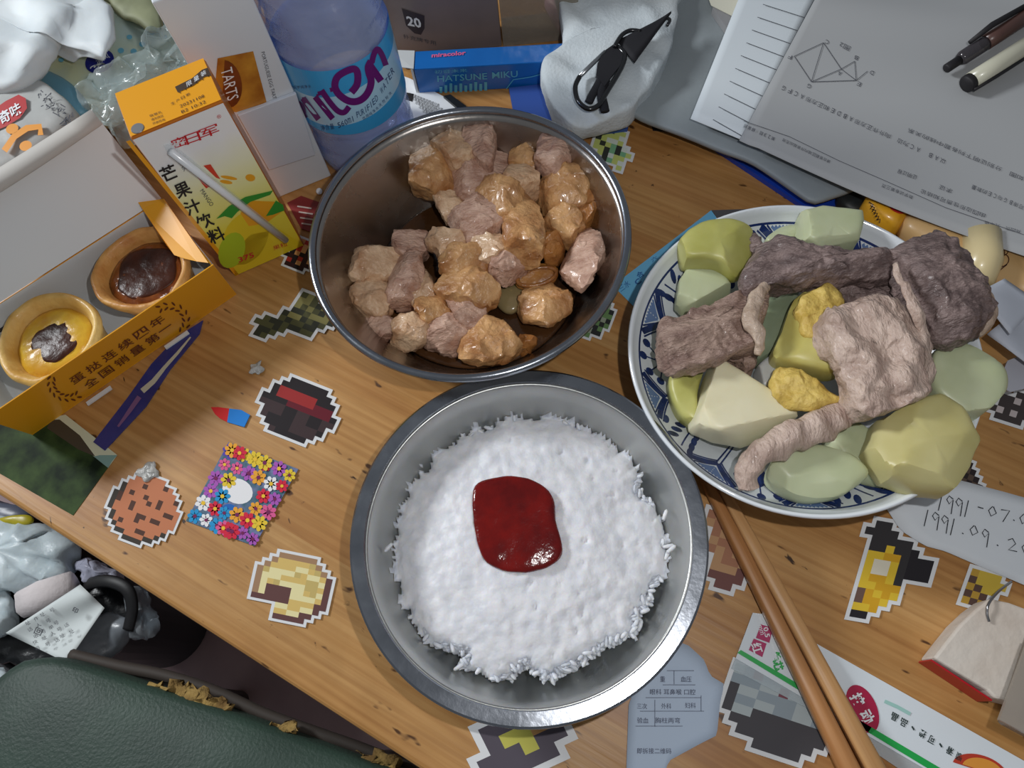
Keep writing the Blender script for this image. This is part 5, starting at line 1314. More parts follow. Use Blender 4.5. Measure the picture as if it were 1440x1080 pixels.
MB().tube([pp(0.30) + Vector((0, 0, .004)) + pd.cross(Vector((0, 0, 1))).normalized() * -0.004, pp(0.55) + Vector((0, 0, .006)) + pd.cross(Vector((0, 0, 1))).normalized() * -0.0045, pp(0.95) + Vector((0, 0, .004)) + pd.cross(Vector((0, 0, 1))).normalized() * -0.004], [0.0012, 0.0018, 0.0014], 10).build('clip', BLACK, pen, smooth=True)
pen2 = thing('capped_pen', 'white barrel pen with black end cap nearest the plate', 'pen', P(1400, 90, 0.045), 'pens on the worksheet')
a_, b_ = pen_pt(1360, 118, 0.0060), pen_pt(1460, 55, 0.0064); pd = (b_ - a_)
MB().tube([pp(-0.02), pp(0.0), pp(0.06)], [0.0046, 0.0050, 0.0050], 20).build('end_cap', BLACK, pen2, smooth=True)
MB().tube([pp(0.06), pp(0.4), pp(1.3)], [0.0052, 0.0053, 0.0053], 20).build('barrel', mat('white_barrel', (206, 204, 184), 0.3, coat=0.3), pen2, smooth=True)
sd = pd.cross(Vector((0, 0, 1))).normalized()
MB().tube([pp(0.0) + sd * 0.0052, pp(0.3) + sd * 0.0056, pp(0.9) + sd * 0.0054], 0.0012, 8).build('clip', BLACK, pen2, smooth=True)

# ------------------------------------------------------------------ snack packs between plate and worksheet
ds = MB().pebble(OUT([(1176, 276), (1200, 268), (1216, 284), (1208, 300), (1186, 296)], 0.008), 0.008, 0.004, 0.0075, 3, 0.001, 60, 3).build('black_eraser', mat('black_rubber', (34, 38, 40), 0.5), smooth=True, label='black rubber eraser between plate rim and worksheet', cat='eraser')
yp = thing('snack_pack', 'yellow snack pack with red spot under the worksheet edge', 'snack pack', P(1245, 290, 0))
MB().pebble(OUT([(1216, 282), (1240, 270), (1280, 290), (1262, 326), (1236, 320), (1214, 300)], 0.016), 0.016, 0.010, 0.0155, 3.4, 0.001, 50, 6).build('pack_body', mat('pack_yellow', (228, 168, 40), 0.35, coat=0.3), yp, smooth=True)
q = MB(); patch(q, arc(1262, 294, 12, 5, 0, 360, 18, 22), flat(0.0268)); q.build('red_spot', mat('spot_red', (190, 40, 40), 0.4), yp)
q = MB(); rnd = random.Random(2)
for k in range(6): stroke(q, [(1222 + 2 * k, 284 + 5 * k), (1228 + 2 * k, 288 + 4 * k), (1224 + 2.5 * k, 294 + 4 * k)], 1.5, flat(0.0266))
q.build('line_print', mat('print_dark_brown', (60, 40, 30), 0.5), yp)
bp_ = thing('bread_pack', 'tan snack pouch with cream rolled end and brown line drawing right of the plate', 'snack pack', P(1380, 350, 0))
MB().pebble(OUT([(1264, 318), (1300, 296), (1480, 330), (1480, 450), (1430, 424), (1380, 410), (1330, 380), (1290, 350)], 0.018), 0.018, 0.012, 0.0175, 3.4, 0.0012, 40, 8, npts=60).build('pouch_body', mat('pouch_tan', (206, 170, 118), 0.4, (190, 152, 100), 14.0, coat=0.2), bp_, smooth=True)
MB().tube([P(1372, 398, .028), P(1382, 366, .030), P(1380, 330, .030)], [0.0085, 0.0098, 0.0098], 24).build('rolled_end', mat('pouch_cream', (222, 204, 156), 0.35, coat=0.3), bp_, smooth=True)
q = MB(); S_ = flat(0.0306)
stroke(q, arc(1408, 366, 11, 9, 0, 360, 20, -20), 1.4, S_); stroke(q, arc(1404, 354, 9, 6, 0, 360, 16, 10), 1.4, S_); stroke(q, arc(1412, 352, 6, 8, 0, 360, 16, 30), 1.3, S_); stroke(q, [(1400, 362), (1406, 368), (1412, 362)], 1.4, S_); stroke(q, [(1398, 376), (1406, 380), (1416, 372)], 1.6, S_)
q.build('line_drawing', mat('drawing_brown', (74, 40, 24), 0.5), bp_)
q = MB(); patch(q, [(1386, 382), (1398, 380), (1402, 390), (1390, 392)], S_); q.build('orange_mark', mat('mark_orange', (190, 110, 70), 0.5), bp_)
# folded papers right of the plate
m_pp = mat('cool_paper', (196, 202, 214), 0.7)
q = sheet([(1374, 412), (1412, 392), (1462, 426), (1420, 470)], lambda u, v: 0.034 + 0.003 * math.sin(u * 3 + v * 2), 8, 8); solid(q.build('folded_paper', m_pp, smooth=True, label='folded white paper corner right of the knuckle joint', cat='paper'), 0.0006)
q = sheet([(1388, 470), (1424, 440), (1470, 440), (1470, 530)], lambda u, v: 0.026 + 0.004 * math.sin(u * 4 + v * 3), 8, 8); solid(q.build('crumpled_paper', m_pp, smooth=True, label='crumpled white paper at the right photo edge beside the plate', cat='paper'), 0.0006)
MB().prism([P(x, y, 0.018) for x, y in [(1408, 526), (1416, 508), (1436, 500), (1470, 496), (1470, 540), (1420, 552), (1410, 546)]], zv * 0.0008).build('round_card', mat('grey_card', (180, 182, 192), 0.6), label='light grey card with rounded corner at the right photo edge', cat='card')

# ------------------------------------------------------------------ stickers and cards stuck on the desk
m_stick = mat('sticker_white', (224, 226, 228), 0.55, spec=0.2)
def spal(cols): return [mat('sticker_%d_%d_%d' % c, c, 0.55, spec=0.15) for c in cols]
def inpoly(x, y, poly):
    c = False; j = len(poly) - 1
    for i in range(len(poly)):
        xi, yi = poly[i]; xj, yj = poly[j]
        if (yi > y) != (yj > y) and x < (xj - xi) * (y - yi) / (yj - yi) + xi: c = not c
        j = i
    return c
def pixel_sticker(lab, c, u, v, ins, colour, pal, n=12, z=0.0003, dil=1):
    cells = {}
    for i in range(-n, n):
        for j in range(-n, n):
            x = c[0] + u[0] * (i + .5) + v[0] * (j + .5); y = c[1] + u[1] * (i + .5) + v[1] * (j + .5)
            if ins(x, y, i, j): cells[(i, j)] = colour(x, y, i, j)
    o = thing('pixel_sticker', lab, 'sticker', P(c[0], c[1], 0), 'pixel-art stickers on the desk')
    K = 2; fine = set()
    for (i, j) in cells:
        for a in range(-dil, K + dil):
            for b in range(-dil, K + dil):
                fine.add((i * K + a, j * K + b))
    mb = MB(); vid = {}
    def V_(a, b, top):
        k = (a, b, top)
        if k not in vid: vid[k] = mb.vert(P(c[0] + (u[0] * a + v[0] * b) / K, c[1] + (u[1] * a + v[1] * b) / K, z + (0.0005 if top else -0.00005)))
        return vid[k]
    for (a, b) in fine:
        mb.f.append((V_(a, b, 1), V_(a, b + 1, 1), V_(a + 1, b + 1, 1), V_(a + 1, b, 1))); mb.m.append(0)
        for da, db, e in ((-1, 0, ((0, 0), (0, 1))), (1, 0, ((1, 1), (1, 0))), (0, -1, ((1, 0), (0, 0))), (0, 1, ((0, 1), (1, 1)))):
            if (a + da, b + db) not in fine:
                (p0, q0), (p1, q1) = e
                mb.f.append((V_(a + p0, b + q0, 1), V_(a + p1, b + q1, 1), V_(a + p1, b + q1, 0), V_(a + p0, b + q0, 0))); mb.m.append(0)
    mb.build('backing', m_stick, o)
    mb = MB()
    vid2 = {}
    def W_(a, b):
        if (a, b) not in vid2: vid2[(a, b)] = mb.vert(P(c[0] + u[0] * a + v[0] * b, c[1] + u[1] * a + v[1] * b, z + 0.0006))
        return vid2[(a, b)]
    for (i, j), ci in cells.items():
        mb.f.append((W_(i, j), W_(i, j + 1), W_(i + 1, j + 1), W_(i + 1, j))); mb.m.append(ci)
    mb.build('print', spal(pal), o)
    return o
def H_(i, j, s=0): return random.Random(i * 92821 + j * 689287 + s * 31).random()
def disc(r_, ex=1.0): return lambda x, y, i, j: ((i + .5) / ex) ** 2 + (j + .5) ** 2 < r_ * r_
# round brown
FLECK = [(204, 684), (234, 686), (170, 697), (188, 694), (207, 703), (211, 709), (223, 707), (221, 713), (186, 710), (183, 716), (247, 705), (236, 726), (194, 728), (199, 730), (170, 729), (217, 736), (197, 746)]
pixel_sticker('round brown pixel sticker with dark flecks near the desk edge', (202, 717), (6.6, 2.5), (-2.7, 6.4), disc(6.9),
    lambda x, y, i, j: 1 if ((i + .5) ** 2 + (j + .5) ** 2 > 34 and (j > 2 or i < -5)) else (2 if any(abs(x - a) < 4.2 and abs(y - b) < 4.2 for a, b in FLECK) else 0), [(196, 124, 88), (62, 56, 50), (84, 56, 46)])
# dark with red glow
pixel_sticker('dark pixel sticker with a red streak in the middle of the desk', (419, 577), (8.6, 3.4), (-3.5, 7.4), disc(5.3, 1.08),
    lambda x, y, i, j: 2 if j in (-3, -2) and -4 <= i <= 1 else (3 if j in (-2, -1) and -2 <= i <= 4 else (1 if j >= 0 and H_(i // 2, j // 2) > .4 else 0)), [(42, 37, 40), (66, 52, 54), (158, 50, 50), (104, 32, 44)])
# cream ring
pixel_sticker('cream and brown pixel sticker with a notch below the flower sticker', (410, 827), (8.8, 1.8), (-1.7, 7.6), lambda x, y, i, j: (i + .5) ** 2 + (j + .5) ** 2 < 38 and not (j >= 3 and -6 <= i <= -3) ,
    lambda x, y, i, j: 3 if ((i + .5) ** 2 + (j + .5) ** 2 > 26 and (j > 1 or i > 4)) or (-4 <= i <= -1 and 0 <= j <= 2) else (4 if (i + .5) ** 2 + (j + .5) ** 2 > 27 else (1 if H_(i // 2, j) > .6 else (2 if H_(i, j // 2, 4) > .55 else 0))), [(216, 186, 112), (232, 222, 168), (198, 176, 110), (102, 70, 68), (164, 130, 100)])
# dark olive beside the chicken bowl
po = [(356, 466), (364, 446), (386, 446), (412, 430), (432, 408), (446, 420), (470, 450), (472, 462), (448, 462), (434, 474), (412, 460), (392, 470), (374, 476)]
pixel_sticker('dark olive pixel sticker half under the chicken bowl', (412, 448), (8.4, 3.2), (-4.6, 7.0), lambda x, y, i, j: inpoly(x, y, po), lambda x, y, i, j: 2 if x > 400 and y < 452 and H_(i, j) > .35 else (1 if H_(i, j, 2) > .55 else 0), [(58, 60, 50), (86, 86, 58), (140, 134, 84)])
# gold and black
pg = [(1222, 738), (1252, 734), (1284, 772), (1318, 796), (1308, 818), (1276, 812), (1262, 838), (1232, 858), (1214, 872), (1194, 868), (1204, 812), (1218, 776)]
pixel_sticker('gold and black wedge-shaped pixel sticker beside the chopsticks', (1250, 800), (11.6, 2.0), (-3.0, 10.4), lambda x, y, i, j: inpoly(x, y, pg),
    lambda x, y, i, j: (1 if x + y * .25 > 1470 - (0) or y > 862 else 4) if (x > 1262 or y < 772 or y > 858) else (3 if abs(x - 1234) < 12 and abs(y - 800) < 10 else (2 if H_(i, j) > .45 else (5 if x < 1216 else 0))), [(214, 164, 44), (44, 42, 46), (226, 192, 60), (226, 220, 200), (58, 56, 58), (112, 88, 78)])
pg2 = [(1352, 832), (1366, 812), (1378, 796), (1406, 812), (1414, 832), (1390, 840), (1372, 856), (1354, 850)]
pixel_sticker('small gold and brown chequered pixel sticker under the wire', (1382, 824), (10.5, 3.0), (-3.4, 9.6), lambda x, y, i, j: inpoly(x, y, pg2), lambda x, y, i, j: (i + j) % 2 if x < 1376 or y > 836 else 2, [(190, 152, 66), (96, 74, 66), (206, 178, 72)])
# grey stone
ps = [(1034, 930), (1080, 932), (1150, 1000), (1176, 1030), (1150, 1058), (1096, 1070), (1052, 1040), (1020, 1004)]
pixel_sticker('large grey pixel sticker partly under the white pen packet', (1090, 992), (13.4, 4.4), (-4.2, 12.6), lambda x, y, i, j: inpoly(x, y, ps), lambda x, y, i, j: 1 if y > 1000 + (x - 1050) * 0.22 or x < 1034 else (3 if H_(i, j, 5) > .93 else (2 if H_(i // 2, j) > .5 else 0)), [(176, 186, 188), (78, 76, 80), (148, 160, 168), (130, 78, 88)])
pk_ = [(996, 712), (1020, 716), (1046, 770), (1054, 806), (1030, 828), (1000, 824)]
pixel_sticker('pinkish brown pixel sticker between rice bowl and chopsticks', (1020, 770), (12, 3.4), (-3.4, 11), lambda x, y, i, j: inpoly(x, y, pk_), lambda x, y, i, j: 1 if y > 804 else (2 if H_(i, j) > .6 else 0), [(190, 150, 112), (120, 82, 78), (170, 122, 96)])
pb = [(664, 1020), (784, 1014), (794, 1044), (764, 1066), (730, 1090), (690, 1096)]
pixel_sticker('grey and yellow-green pixel sticker below the rice bowl', (730, 1044), (20, -9.2), (9.0, 18.0), lambda x, y, i, j: inpoly(x, y, pb), lambda x, y, i, j: [2, 0, 1][0] if abs(x - 732) < 34 and y < 1056 and H_(i, j) > .35 else ((3 if H_(i, j, 3) > .6 else 0) if abs(x - 732) < 30 and y < 1054 else 0), [(86, 80, 90), (196, 190, 190), (190, 186, 90), (196, 150, 96)], n=7)
pgn = [(838, 184), (872, 182), (888, 186), (874, 204), (884, 220), (872, 240), (850, 226), (834, 200)]
pixel_sticker('green and black pixel sticker at the far right rim of the chicken bowl', (858, 208), (7.6, 2.4), (-2.0, 6.4), lambda x, y, i, j: inpoly(x, y, pgn), lambda x, y, i, j: [0, 1, 2, 0, 3][int(H_(i, j, 8) * 5)], [(196, 206, 120), (60, 62, 58), (214, 222, 214), (126, 180, 140)])
pgm = [(820, 470), (836, 452), (858, 428), (864, 440), (856, 458), (838, 474)]
pixel_sticker('green and black pixel sticker sliver between chicken bowl and plate', (844, 452), (6.5, 2.4), (-2.4, 6.4), lambda x, y, i, j: inpoly(x, y, pgm), lambda x, y, i, j: int(H_(i, j, 9) * 2.99), [(108, 140, 92), (52, 54, 54), (150, 160, 140)])
pbw = [(1340, 690), (1352, 664), (1362, 646), (1372, 662), (1380, 686), (1360, 696)]
pixel_sticker('black and white pixel sticker sliver below the olive radish chunk', (1360, 674), (7.5, 3), (-3, 7.5), lambda x, y, i, j: inpoly(x, y, pbw), lambda x, y, i, j: (i + j) % 2, [(52, 44, 44), (92, 76, 66)])
pdk = [(1396, 570), (1412, 552), (1450, 556), (1450, 592), (1416, 596), (1396, 590)]
pixel_sticker('dark grey pixel sticker with white squares right of the plate', (1422, 576), (9.5, 3), (-3, 8.5), lambda x, y, i, j: inpoly(x, y, pdk), lambda x, y, i, j: 1 if H_(i, j, 4) > .72 else 0, [(72, 66, 66), (196, 186, 186)])
prd = [(404, 352), (424, 336), (444, 340), (440, 372), (424, 382), (396, 372)]
pixel_sticker('red and black pixel sticker between juice carton and chicken bowl', (420, 360), (6.5, 2.6), (-2.6, 5.6), lambda x, y, i, j: inpoly(x, y, prd), lambda x, y, i, j: int(H_(i, j, 6) * 3.99), [(58, 36, 36), (176, 56, 46), (208, 150, 96), (40, 34, 36)])
# red card behind
rc = thing('red_card', 'dark red card with pale lines left of the chicken bowl', 'card', P(430, 300, 0))
MB().prism(OUT([(404, 286), (424, 276), (452, 286), (446, 330), (424, 322)], 0.0003), zv * 0.0006).build('card_body', mat('card_red', (134, 36, 34), 0.45), rc)
q = MB()
for k in range(4): stroke(q, [(418 + 2 * k, 290 + 8 * k), (438 + 2 * k, 293 + 8 * k)], 2.0, flat(0.0012))
q.build('line_print', mat('card_pale', (206, 190, 180), 0.5), rc)
# flower sticker
fs = thing('flower_sticker', 'square sticker crowded with bright flowers in the middle left of the desk', 'sticker', P(342, 697, 0))
fq = [(322, 622), (420, 660), (358, 768), (262, 733)]
MB().prism(OUT(fq, 0.0003), zv * 0.0005).build('backing', mat('flower_ground', (120, 128, 170), 0.5, (60, 100, 110), 160.0, spec=0.2), fs)
def fqp(a, b): return (fq[0][0] * (1 - a) * (1 - b) + fq[1][0] * a * (1 - b) + fq[2][0] * a * b + fq[3][0] * (1 - a) * b, fq[0][1] * (1 - a) * (1 - b) + fq[1][1] * a * (1 - b) + fq[2][1] * a * b + fq[3][1] * (1 - a) * b)
fcols = spal([(44, 150, 206), (232, 200, 62), (172, 92, 184), (222, 96, 150), (214, 44, 70), (92, 72, 170), (238, 238, 240), (40, 96, 110), (40, 104, 184), (236, 168, 60)])
rnd = random.Random(21); q = MB(); qc = MB()
spots_ = [(a / 6 + 0.085 + rnd.uniform(-.02, .02), b / 6 + 0.085 + rnd.uniform(-.02, .02)) for a in range(6) for b in range(6) if not (1 < a < 4 and 1 < b < 4)] + [(0.02 + 0.96 * rnd.random(), rnd.choice([0.06, 0.94])) for _ in range(6)]
for k, (a, b) in enumerate(spots_):
    a = min(.93, max(.07, a)); b = min(.93, max(.07, b))
    x, y = fqp(a, b); ci = rnd.choice([0, 1, 2, 3, 4, 5, 6, 1, 3, 9, 2, 0, 4]); r_ = rnd.uniform(9, 12.5)
    for p in range(7):
        t = p * 51.4 + k * 17; dx, dy = r_ * .52 * math.cos(math.radians(t)), r_ * .52 * math.sin(math.radians(t))
        patch(q, arc(x + dx, y + dy, r_ * .46, r_ * .3, 0, 360, 8, t), flat(0.0009 + 0.00002 * k), ci)
    patch(qc, arc(x, y, r_ * .25, r_ * .25, 0, 360, 8), flat(0.00105 + 0.00002 * k), rnd.choice([0, 1]))
for (a, b, ci, r_) in [(0.42, 0.48, 6, 22), (0.46, 0.72, 8, 12)]:
    x, y = fqp(a, b); patch(q, arc(x, y, r_, r_ * .8, 0, 360, 20, 20), flat(0.00088), ci)
q.build('flower_print', fcols, fs); qc.build('flower_centres', spal([(238, 196, 60), (120, 40, 90)]), fs)
# capsule sticker
cs = thing('capsule_sticker', 'tiny red and blue pointed sticker left of the dark pixel sticker', 'sticker', P(325, 585, 0))
MB().prism(OUT([(297, 573), (308, 573), (323, 575), (320, 594), (310, 589), (303, 583)], 0.0003), zv * 0.0006).build('red_half', mat('gloss_red', (206, 28, 30), 0.5, spec=0.2), cs)
MB().prism(OUT([(323, 575), (340, 577), (352, 584), (344, 601), (320, 594)], 0.0003), zv * 0.0006).build('blue_half', mat('gloss_blue', (26, 128, 214), 0.5, spec=0.2), cs)
# landscape photo card
lc = thing('landscape_card', 'postcard of green hills under the corner of the tart box', 'postcard', P(80, 650, 0))
MB().prism(OUT([(165, 640), (103, 725), (-70, 626), (-8, 541)], 0.00005), zv * 0.00020).build('card_body', mat('hill_print', (64, 84, 46), 0.6, (24, 36, 24), 60.0, detail=10, spec=0.1), lc)
q = MB(); S_ = flat(0.0004); patch(q, [(165, 640), (152, 658), (110, 624), (70, 588), (92, 583)], S_, 0); patch(q, [(158, 648), (152, 658), (132, 642), (140, 640), (165, 640)], flat(0.00045), 1)
q.build('sky_print', [mat('print_cream_sky', (206, 208, 180), 0.4), mat('print_lake', (126, 160, 152), 0.4)], lc)
q = MB(); patch(q, [(72, 590), (84, 590), (112, 612), (134, 642), (110, 632), (66, 602)], flat(0.00042)); q.build('ridge_print', mat('print_ridge', (70, 62, 50), 0.5), lc)
# blue pointed wrapper
bw = thing('blade_wrapper', 'long pointed blue wrapper strip below the tart box', 'wrapper', P(210, 540, 0))
MB().prism(OUT([(286, 451), (281, 470), (240, 520), (206, 572), (148, 634), (132, 622), (180, 560), (214, 512), (250, 474)], 0.0003), zv * 0.0007).build('strip', mat('wrapper_blue', (48, 58, 132), 0.3, (36, 44, 108), 40.0, coat=0.4), bw)
q = MB(); S_ = flat(0.0012); stroke(q, [(268, 474), (250, 496), (232, 516), (216, 536), (200, 550)], [2, 4, 5, 7, 8], S_); q.build('pale_core', mat('wrapper_pale', (196, 192, 170), 0.5), bw)
q = MB(); stroke(q, [(196, 558), (182, 578), (166, 600)], [7, 6, 3], S_); q.build('pink_streak', mat('wrapper_mauve', (124, 88, 130), 0.4), bw)
# scraps
for (x, y, s_, lab, nm) in ((360, 517, 11, 'scrap of crumpled clear tape on the bare wood', 'tape_scrap'), (208, 664, 17, 'scrap of silvery film touching the round brown sticker', 'film_scrap')):
    MB().pebble(OUT(ell(x, y, s_ * 1.5, s_ * 1.9, 60, 9, seed=x, jit=.3), 0.0012), 0.0012, 0.0012, 0.0010, 2.2, 0.001, 400, 4).build(nm, mat('silver_scrap', (206, 206, 202), 0.25, (160, 160, 156), 200.0, bump=0.8, bscale=300), smooth=True, label=lab, cat='scrap')
MB().pebble(OUT(ell(449, 269, 9, 9, 0), 0.0012), 0.0012, 0.001, 0.0010, 2.2).build('paper_bit', WHITE, smooth=True, label='tiny white paper bit between white box and chicken bowl', cat='scrap')
# cyan card under the plate
cc_ = thing('cyan_card', 'sky blue printed card sticking out from under the plate', 'card', P(930, 370, 0))
MB().prism(OUT([(862, 402), (1000, 296), (1060, 380), (930, 470)], 0.0002), zv * 0.00025).build('card_body', mat('card_cyan', (112, 186, 226), 0.45), cc_)
q = MB(); S_ = flat(0.0007); write(q, '合', (900, 386), (8, -6), (-6, -7), S_, bold=.02); write(q, 'C', (897, 396), (7, -5), (5, 6), S_, bold=.03); write(q, '三水', (878, 402), (14, -10), (-5, -8), S_); write(q, '六', (920, 364), (8, -5), (-3, -5), S_)
q.build('lettering', mat('print_blue', (44, 96, 160), 0.5), cc_)
card('grey_card', [(1000, 296), (1062, 294), (1070, 330), (1018, 318)], 0.0002, 0.0003, [mat('card_dark_grey', (84, 82, 84), 0.6)], 'dark grey card edge at the top left of the plate', 'card')

# ------------------------------------------------------------------ lower right: note, pen packet, form, white block
def paper(pix, z, bumpz, nm, m, parent=None, label=None, cat=None, thick=0.0003, sub=3):
    """paper with an outline, gently uneven"""
    n = len(pix); pts_ = resample([Vector((p.x, p.y, 0)) for p in OUT(pix, z)], 60, False); c0 = sum(pts_, Vector()) / 60
    mb = MB(); idx_ = []
    for s_ in (0, .25, .5, .75, 1.0):
        idx_.append(len(mb.v))
        for p in ([c0] if s_ == 0 else pts_):
            w = c0 + (p - c0) * s_; mb.v.append(Vector((w.x, w.y, z + bumpz * (0.5 + 0.5 * noise.noise(w * 70)))))
    for a, b in zip(idx_, idx_[1:]):
        for t in range(60):
            u_ = (t + 1) % 60; mb.f.append((a, b + t, b + u_) if a == idx_[0] else (a + t, b + t, b + u_, a + u_)); mb.m.append(0)
    o = mb.build(nm, m, parent, smooth=True, label=label, cat=cat); solid(o, thick); return o
nt_ = thing('handwritten_note', 'white note with handwritten dates under the right plate rim', 'note', P(1350, 750, 0))
paper([(1244, 712), (1290, 680), (1350, 676), (1500, 716), (1500, 850), (1400, 806), (1330, 776), (1300, 768), (1266, 746)], 0.0012, 0.001, 'sheet', mat('note_paper', (222, 228, 234), 0.75), nt_)
q = MB(); S_ = flat(0.0026); w_ = 1.4
def hand(strokes, ox, oy):
    for s_ in strokes: stroke(q, [(ox + x * 1.0 + y * -0.1, oy + y + x * 0.30) for x, y in s_], w_, S_)
D1 = [[(3, 0), (0, 24)]]; D9 = [[(9, 3), (3, 0), (0, 6), (4, 11), (9, 4), (8, 24)]]; D0 = [[(5, 0), (0, 7), (4, 14), (11, 8), (6, 0)]]; D7 = [[(0, 2), (12, 0), (4, 18)]]; D2 = [[(0, 4), (6, 0), (11, 6), (2, 17), (14, 16)]]; DD = [[(0, 0), (2, 1)]]; DASH = [[(0, 0), (8, 0)]]
x = 1322
for dg, adv in ((D1, 10), (D9, 13), (D9, 14), (D1, 16), (DASH, 16), (D0, 17), (D7, 17), (DD, 10), (D0, 16)):
    hand(dg, x, 694 + (x - 1322) * 0.0 + (6 if dg is DASH else 0) + (12 if dg is DD else 0) + (x - 1322) * .24); x += adv
x = 1302
for dg, adv in ((D1, 10), (D9, 13), (D9, 14), (D1, 14), (DD, 12), (D0, 17), (D9, 20), (DD, 16), (D2, 20), (D0, 16)):
    hand(dg, x, 716 + (16 if dg is DD else 0) + (x - 1302) * .34); x += adv
q.build('handwriting', mat('pen_ink', (40, 44, 52), 0.6), nt_)
# form
fm = thing('torn_form', 'torn pale blue medical form lying under the rice bowl rim', 'paper', P(950, 1000, 0))
paper([(880, 1100), (884, 990), (900, 950), (930, 900), (966, 906), (990, 928), (998, 950), (1018, 962), (1012, 990), (1008, 1034), (984, 1046), (940, 1070), (930, 1100)], 0.0006, 0.0012, 'sheet', mat('form_paper', (188, 204, 224), 0.7, bump=0.2, bscale=60), fm)
q = MB(); S_ = flat(0.0022)
for s_, x, y, w_ in (('血压', 965, 955, 15), ('眼科 耳鼻喉 口腔', 946, 973, 64), ('三次', 903, 993, 14), ('外科', 937, 993, 14), ('妇科', 971, 992, 15), ('验血', 904, 1013, 16), ('胸柱两弯', 939, 1013, 35), ('即拆接二维码', 920, 1056, 48), ('重', 932, 955, 7)): write(q, s_, (x, y), (w_, 0.4), (0, -8), S_)
for y, x0, x1 in ((943, 938, 976), (963, 932, 978), (981, 908, 986), (1000, 900, 990), (1021, 894, 960)): stroke(q, [(x0, y), ((x0 + x1) / 2, y), (x1, y)], 0.7, S_)
for x, y0, y1 in ((948, 943, 962), (921, 984, 1022), (986, 978, 1000)): stroke(q, [(x, y0), (x, (y0 + y1) / 2), (x, y1)], 0.7, S_)
q.build('lettering', mat('form_ink', (88, 94, 116), 0.7), fm)
# pen refill packet
rp = thing('pen_packet', 'white and green pen refill packet under the chopsticks', 'packet', P(1200, 980, 0))
m_rpk = mat('packet_white', (222, 230, 236), 0.2, coat=0.5)
ZPK = 0.0022
MB().prism(OUT([(1058, 862), (1074, 864), (1460, 1082), (1400, 1140), (1034, 926)], 0.0012), zv * 0.001).build('packet_body', m_rpk, rp)
MB().prism(OUT([(1034, 926), (1400, 1140), (1380, 1160), (1150, 1004), (1028, 940)], 0.0013), zv * 0.0007).build('clear_edge', mat('packet_clear', (214, 226, 232), 0.12, clear=0.6, spec=0.7), rp, label='clear plastic edge of the packet')
q = MB(); S_ = flat(ZPK + 0.0004); patch(q, [(1037, 918), (1042, 914), (1400, 1126), (1396, 1136)], S_); q.build('green_band', mat('packet_green', (30, 168, 76), 0.3, coat=0.3), rp)
q = MB(); patch(q, [(1070, 878), (1087, 883), (1082, 904), (1063, 897)], S_); patch(q, [(1060, 898), (1078, 905), (1072, 924), (1053, 914)], S_); q.build('red_square', mat('packet_magenta', (172, 26, 92), 0.35), rp)
q = MB(); patch(q, arc(1213, 997, 20, 36, 0, 360, 36, -24), S_); q.build('red_oval', mat('packet_crimson', (168, 22, 66), 0.35), rp, label='crimson oval badge')
q = MB(); S4 = flat(ZPK + 0.0007)
write(q, '0.5', (1078, 889), (3, 14), (7, -1.5), S4, bold=.02); write(q, 'mm', (1070, 886), (4, 13), (5, -1), S4); write(q, '红', (1065, 911), (5, 14), (14, -4), S4, bold=.02)
q.build('white_lettering', WHITE, rp); q = MB()
write(q, '按', (1206, 984), (9, 16), (17, -9), S4, bold=.03); write(q, '动', (1219, 1008), (9, 16), (17, -9), S4, bold=.03)
q.build('badge_lettering', WHITE, rp)
q = MB()
for k, ch in enumerate('晶品/换可/滑顺'): write(q, ch, (1258 + 13 * k, 1008 + 8 * k), (-9, -5) if ch != '/' else (-5, 4), (-4, 10) if ch != '/' else (0, -8), S_, bold=.02)
q.build('black_lettering', mat('packet_ink', (30, 50, 48), 0.4), rp)
q = MB(); write(q, '0.5', (1173, 976), (8, 20), (13, -5), S_, bold=.04); write(q, '笔芯', (1093, 930), (8, 26), (14, -4), S_, bold=.05); q.build('green_lettering', MATS['packet_green'], rp)
q = MB(); stroke(q, [(1244, 986), (1262, 994), (1280, 1004)], 5, S_); q.build('faint_print', mat('packet_mint', (160, 204, 196), 0.3), rp)
q = MB(); patch(q, arc(1378, 1084, 40, 22, 180, 360, 20, 18), S_, 0); patch(q, arc(1382, 1084, 30, 17, 180, 360, 20, 18), S4, 1); q.build('round_badge', [mat('badge_red', (186, 60, 40), 0.35), mat('badge_orange', (222, 150, 60), 0.35)], rp)
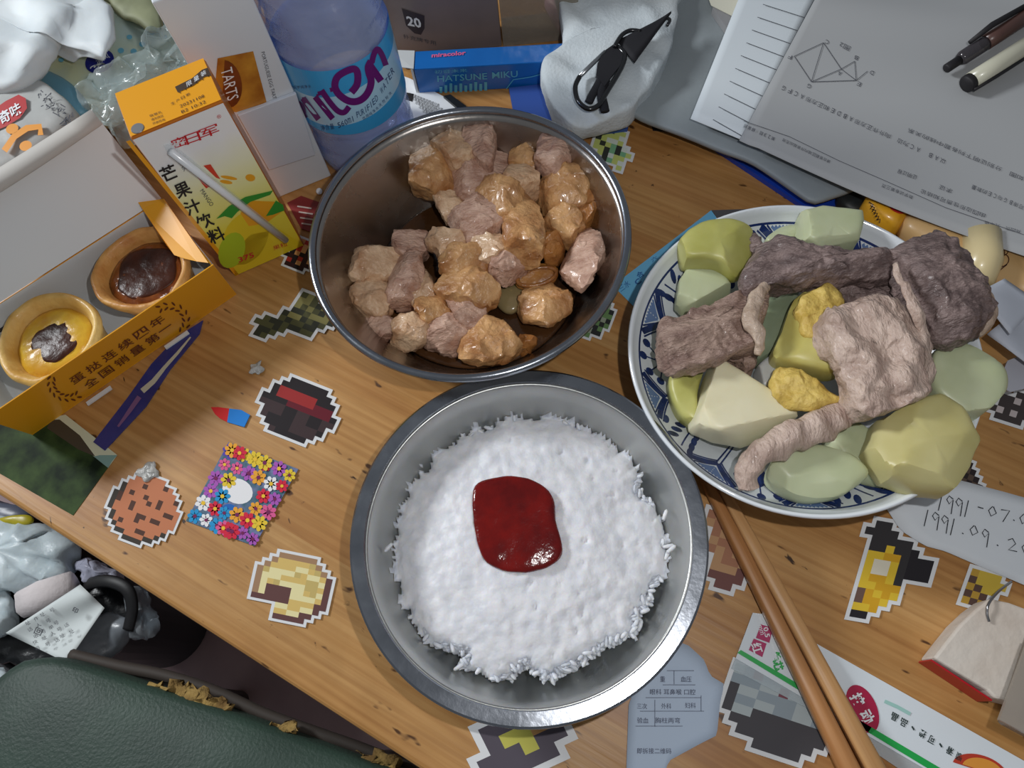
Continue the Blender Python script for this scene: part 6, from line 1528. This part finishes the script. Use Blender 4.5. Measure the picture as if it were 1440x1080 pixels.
# white block with red side
wb2 = thing('white_block', 'chipped white plaster block with a red painted side at the right', 'block', P(1390, 930, 0))
top_px = [(1312, 926), (1330, 902), (1350, 878), (1372, 858), (1394, 842), (1420, 848), (1480, 870), (1480, 1000), (1400, 982), (1388, 970)]
ZW = 0.016
q = MB(); tpts = OUT(top_px, ZW)
for k, p in enumerate(tpts): tpts[k] = p + Vector((noise.noise(p * 300), noise.noise(p * 300 + Vector((3, 3, 3))), 0)) * 0.001
q.prism([p - zv * (ZW - 0.0003) for p in tpts], zv * (ZW - 0.0003)); o = q.build('block_body', mat('plaster_white', (214, 206, 196), 0.8, (202, 190, 178), 40.0, bump=0.4, bscale=120), wb2); bevel(o, 0.0012)
ra, rb = tpts[0], tpts[-2]; rn = (rb - ra).cross(zv).normalized()
if rn.dot(Vector((0, 0, 0)) - ra) < 0: rn = -rn
q = MB().prism([ra + rn * 0.0006 - zv * (ZW - 0.0005), rb + rn * 0.0006 - zv * (ZW - 0.0005), rb + rn * 0.0006 - zv * 0.002, ra + rn * 0.0006 - zv * 0.002], rn * 0.0008); q.build('red_side', mat('side_red', (178, 18, 34), 0.35), wb2, label='glossy red side of the block')
MB().tube(smoothline([P(1422, 818, 0.004), P(1404, 832, 0.014), P(1391, 848, 0.0185), P(1388, 862, 0.018), P(1391, 874, 0.0172)], 6), 0.0006, 8).build('bent_wire', mat('steel_wire', (150, 150, 152), 0.25, metal=0.9), smooth=True, label='bent steel wire hooked over the white block', cat='wire')
cb2 = thing('clear_case', 'clear plastic case at the lower right photo corner', 'case', P(1440, 1000, 0))
m_cc = mat('clear_case_plastic', (150, 140, 130), 0.15, clear=0.6, tint=(226, 220, 212), spec=0.7)
o = MB().prism(OUT([(1398, 1016), (1440, 890), (1560, 910), (1540, 1090)], 0.0180), zv * 0.022).build('case_body', m_cc, cb2); bevel(o, 0.002)
for v in o.data.vertices: pass
MB().prism(OUT([(1402, 1012), (1444, 898), (1556, 916), (1536, 1082)], 0.0405), zv * 0.002).build('case_lid', mat('case_lid_plastic', (180, 172, 162), 0.15, clear=0.5, tint=(236, 232, 226), spec=0.7), cb2)
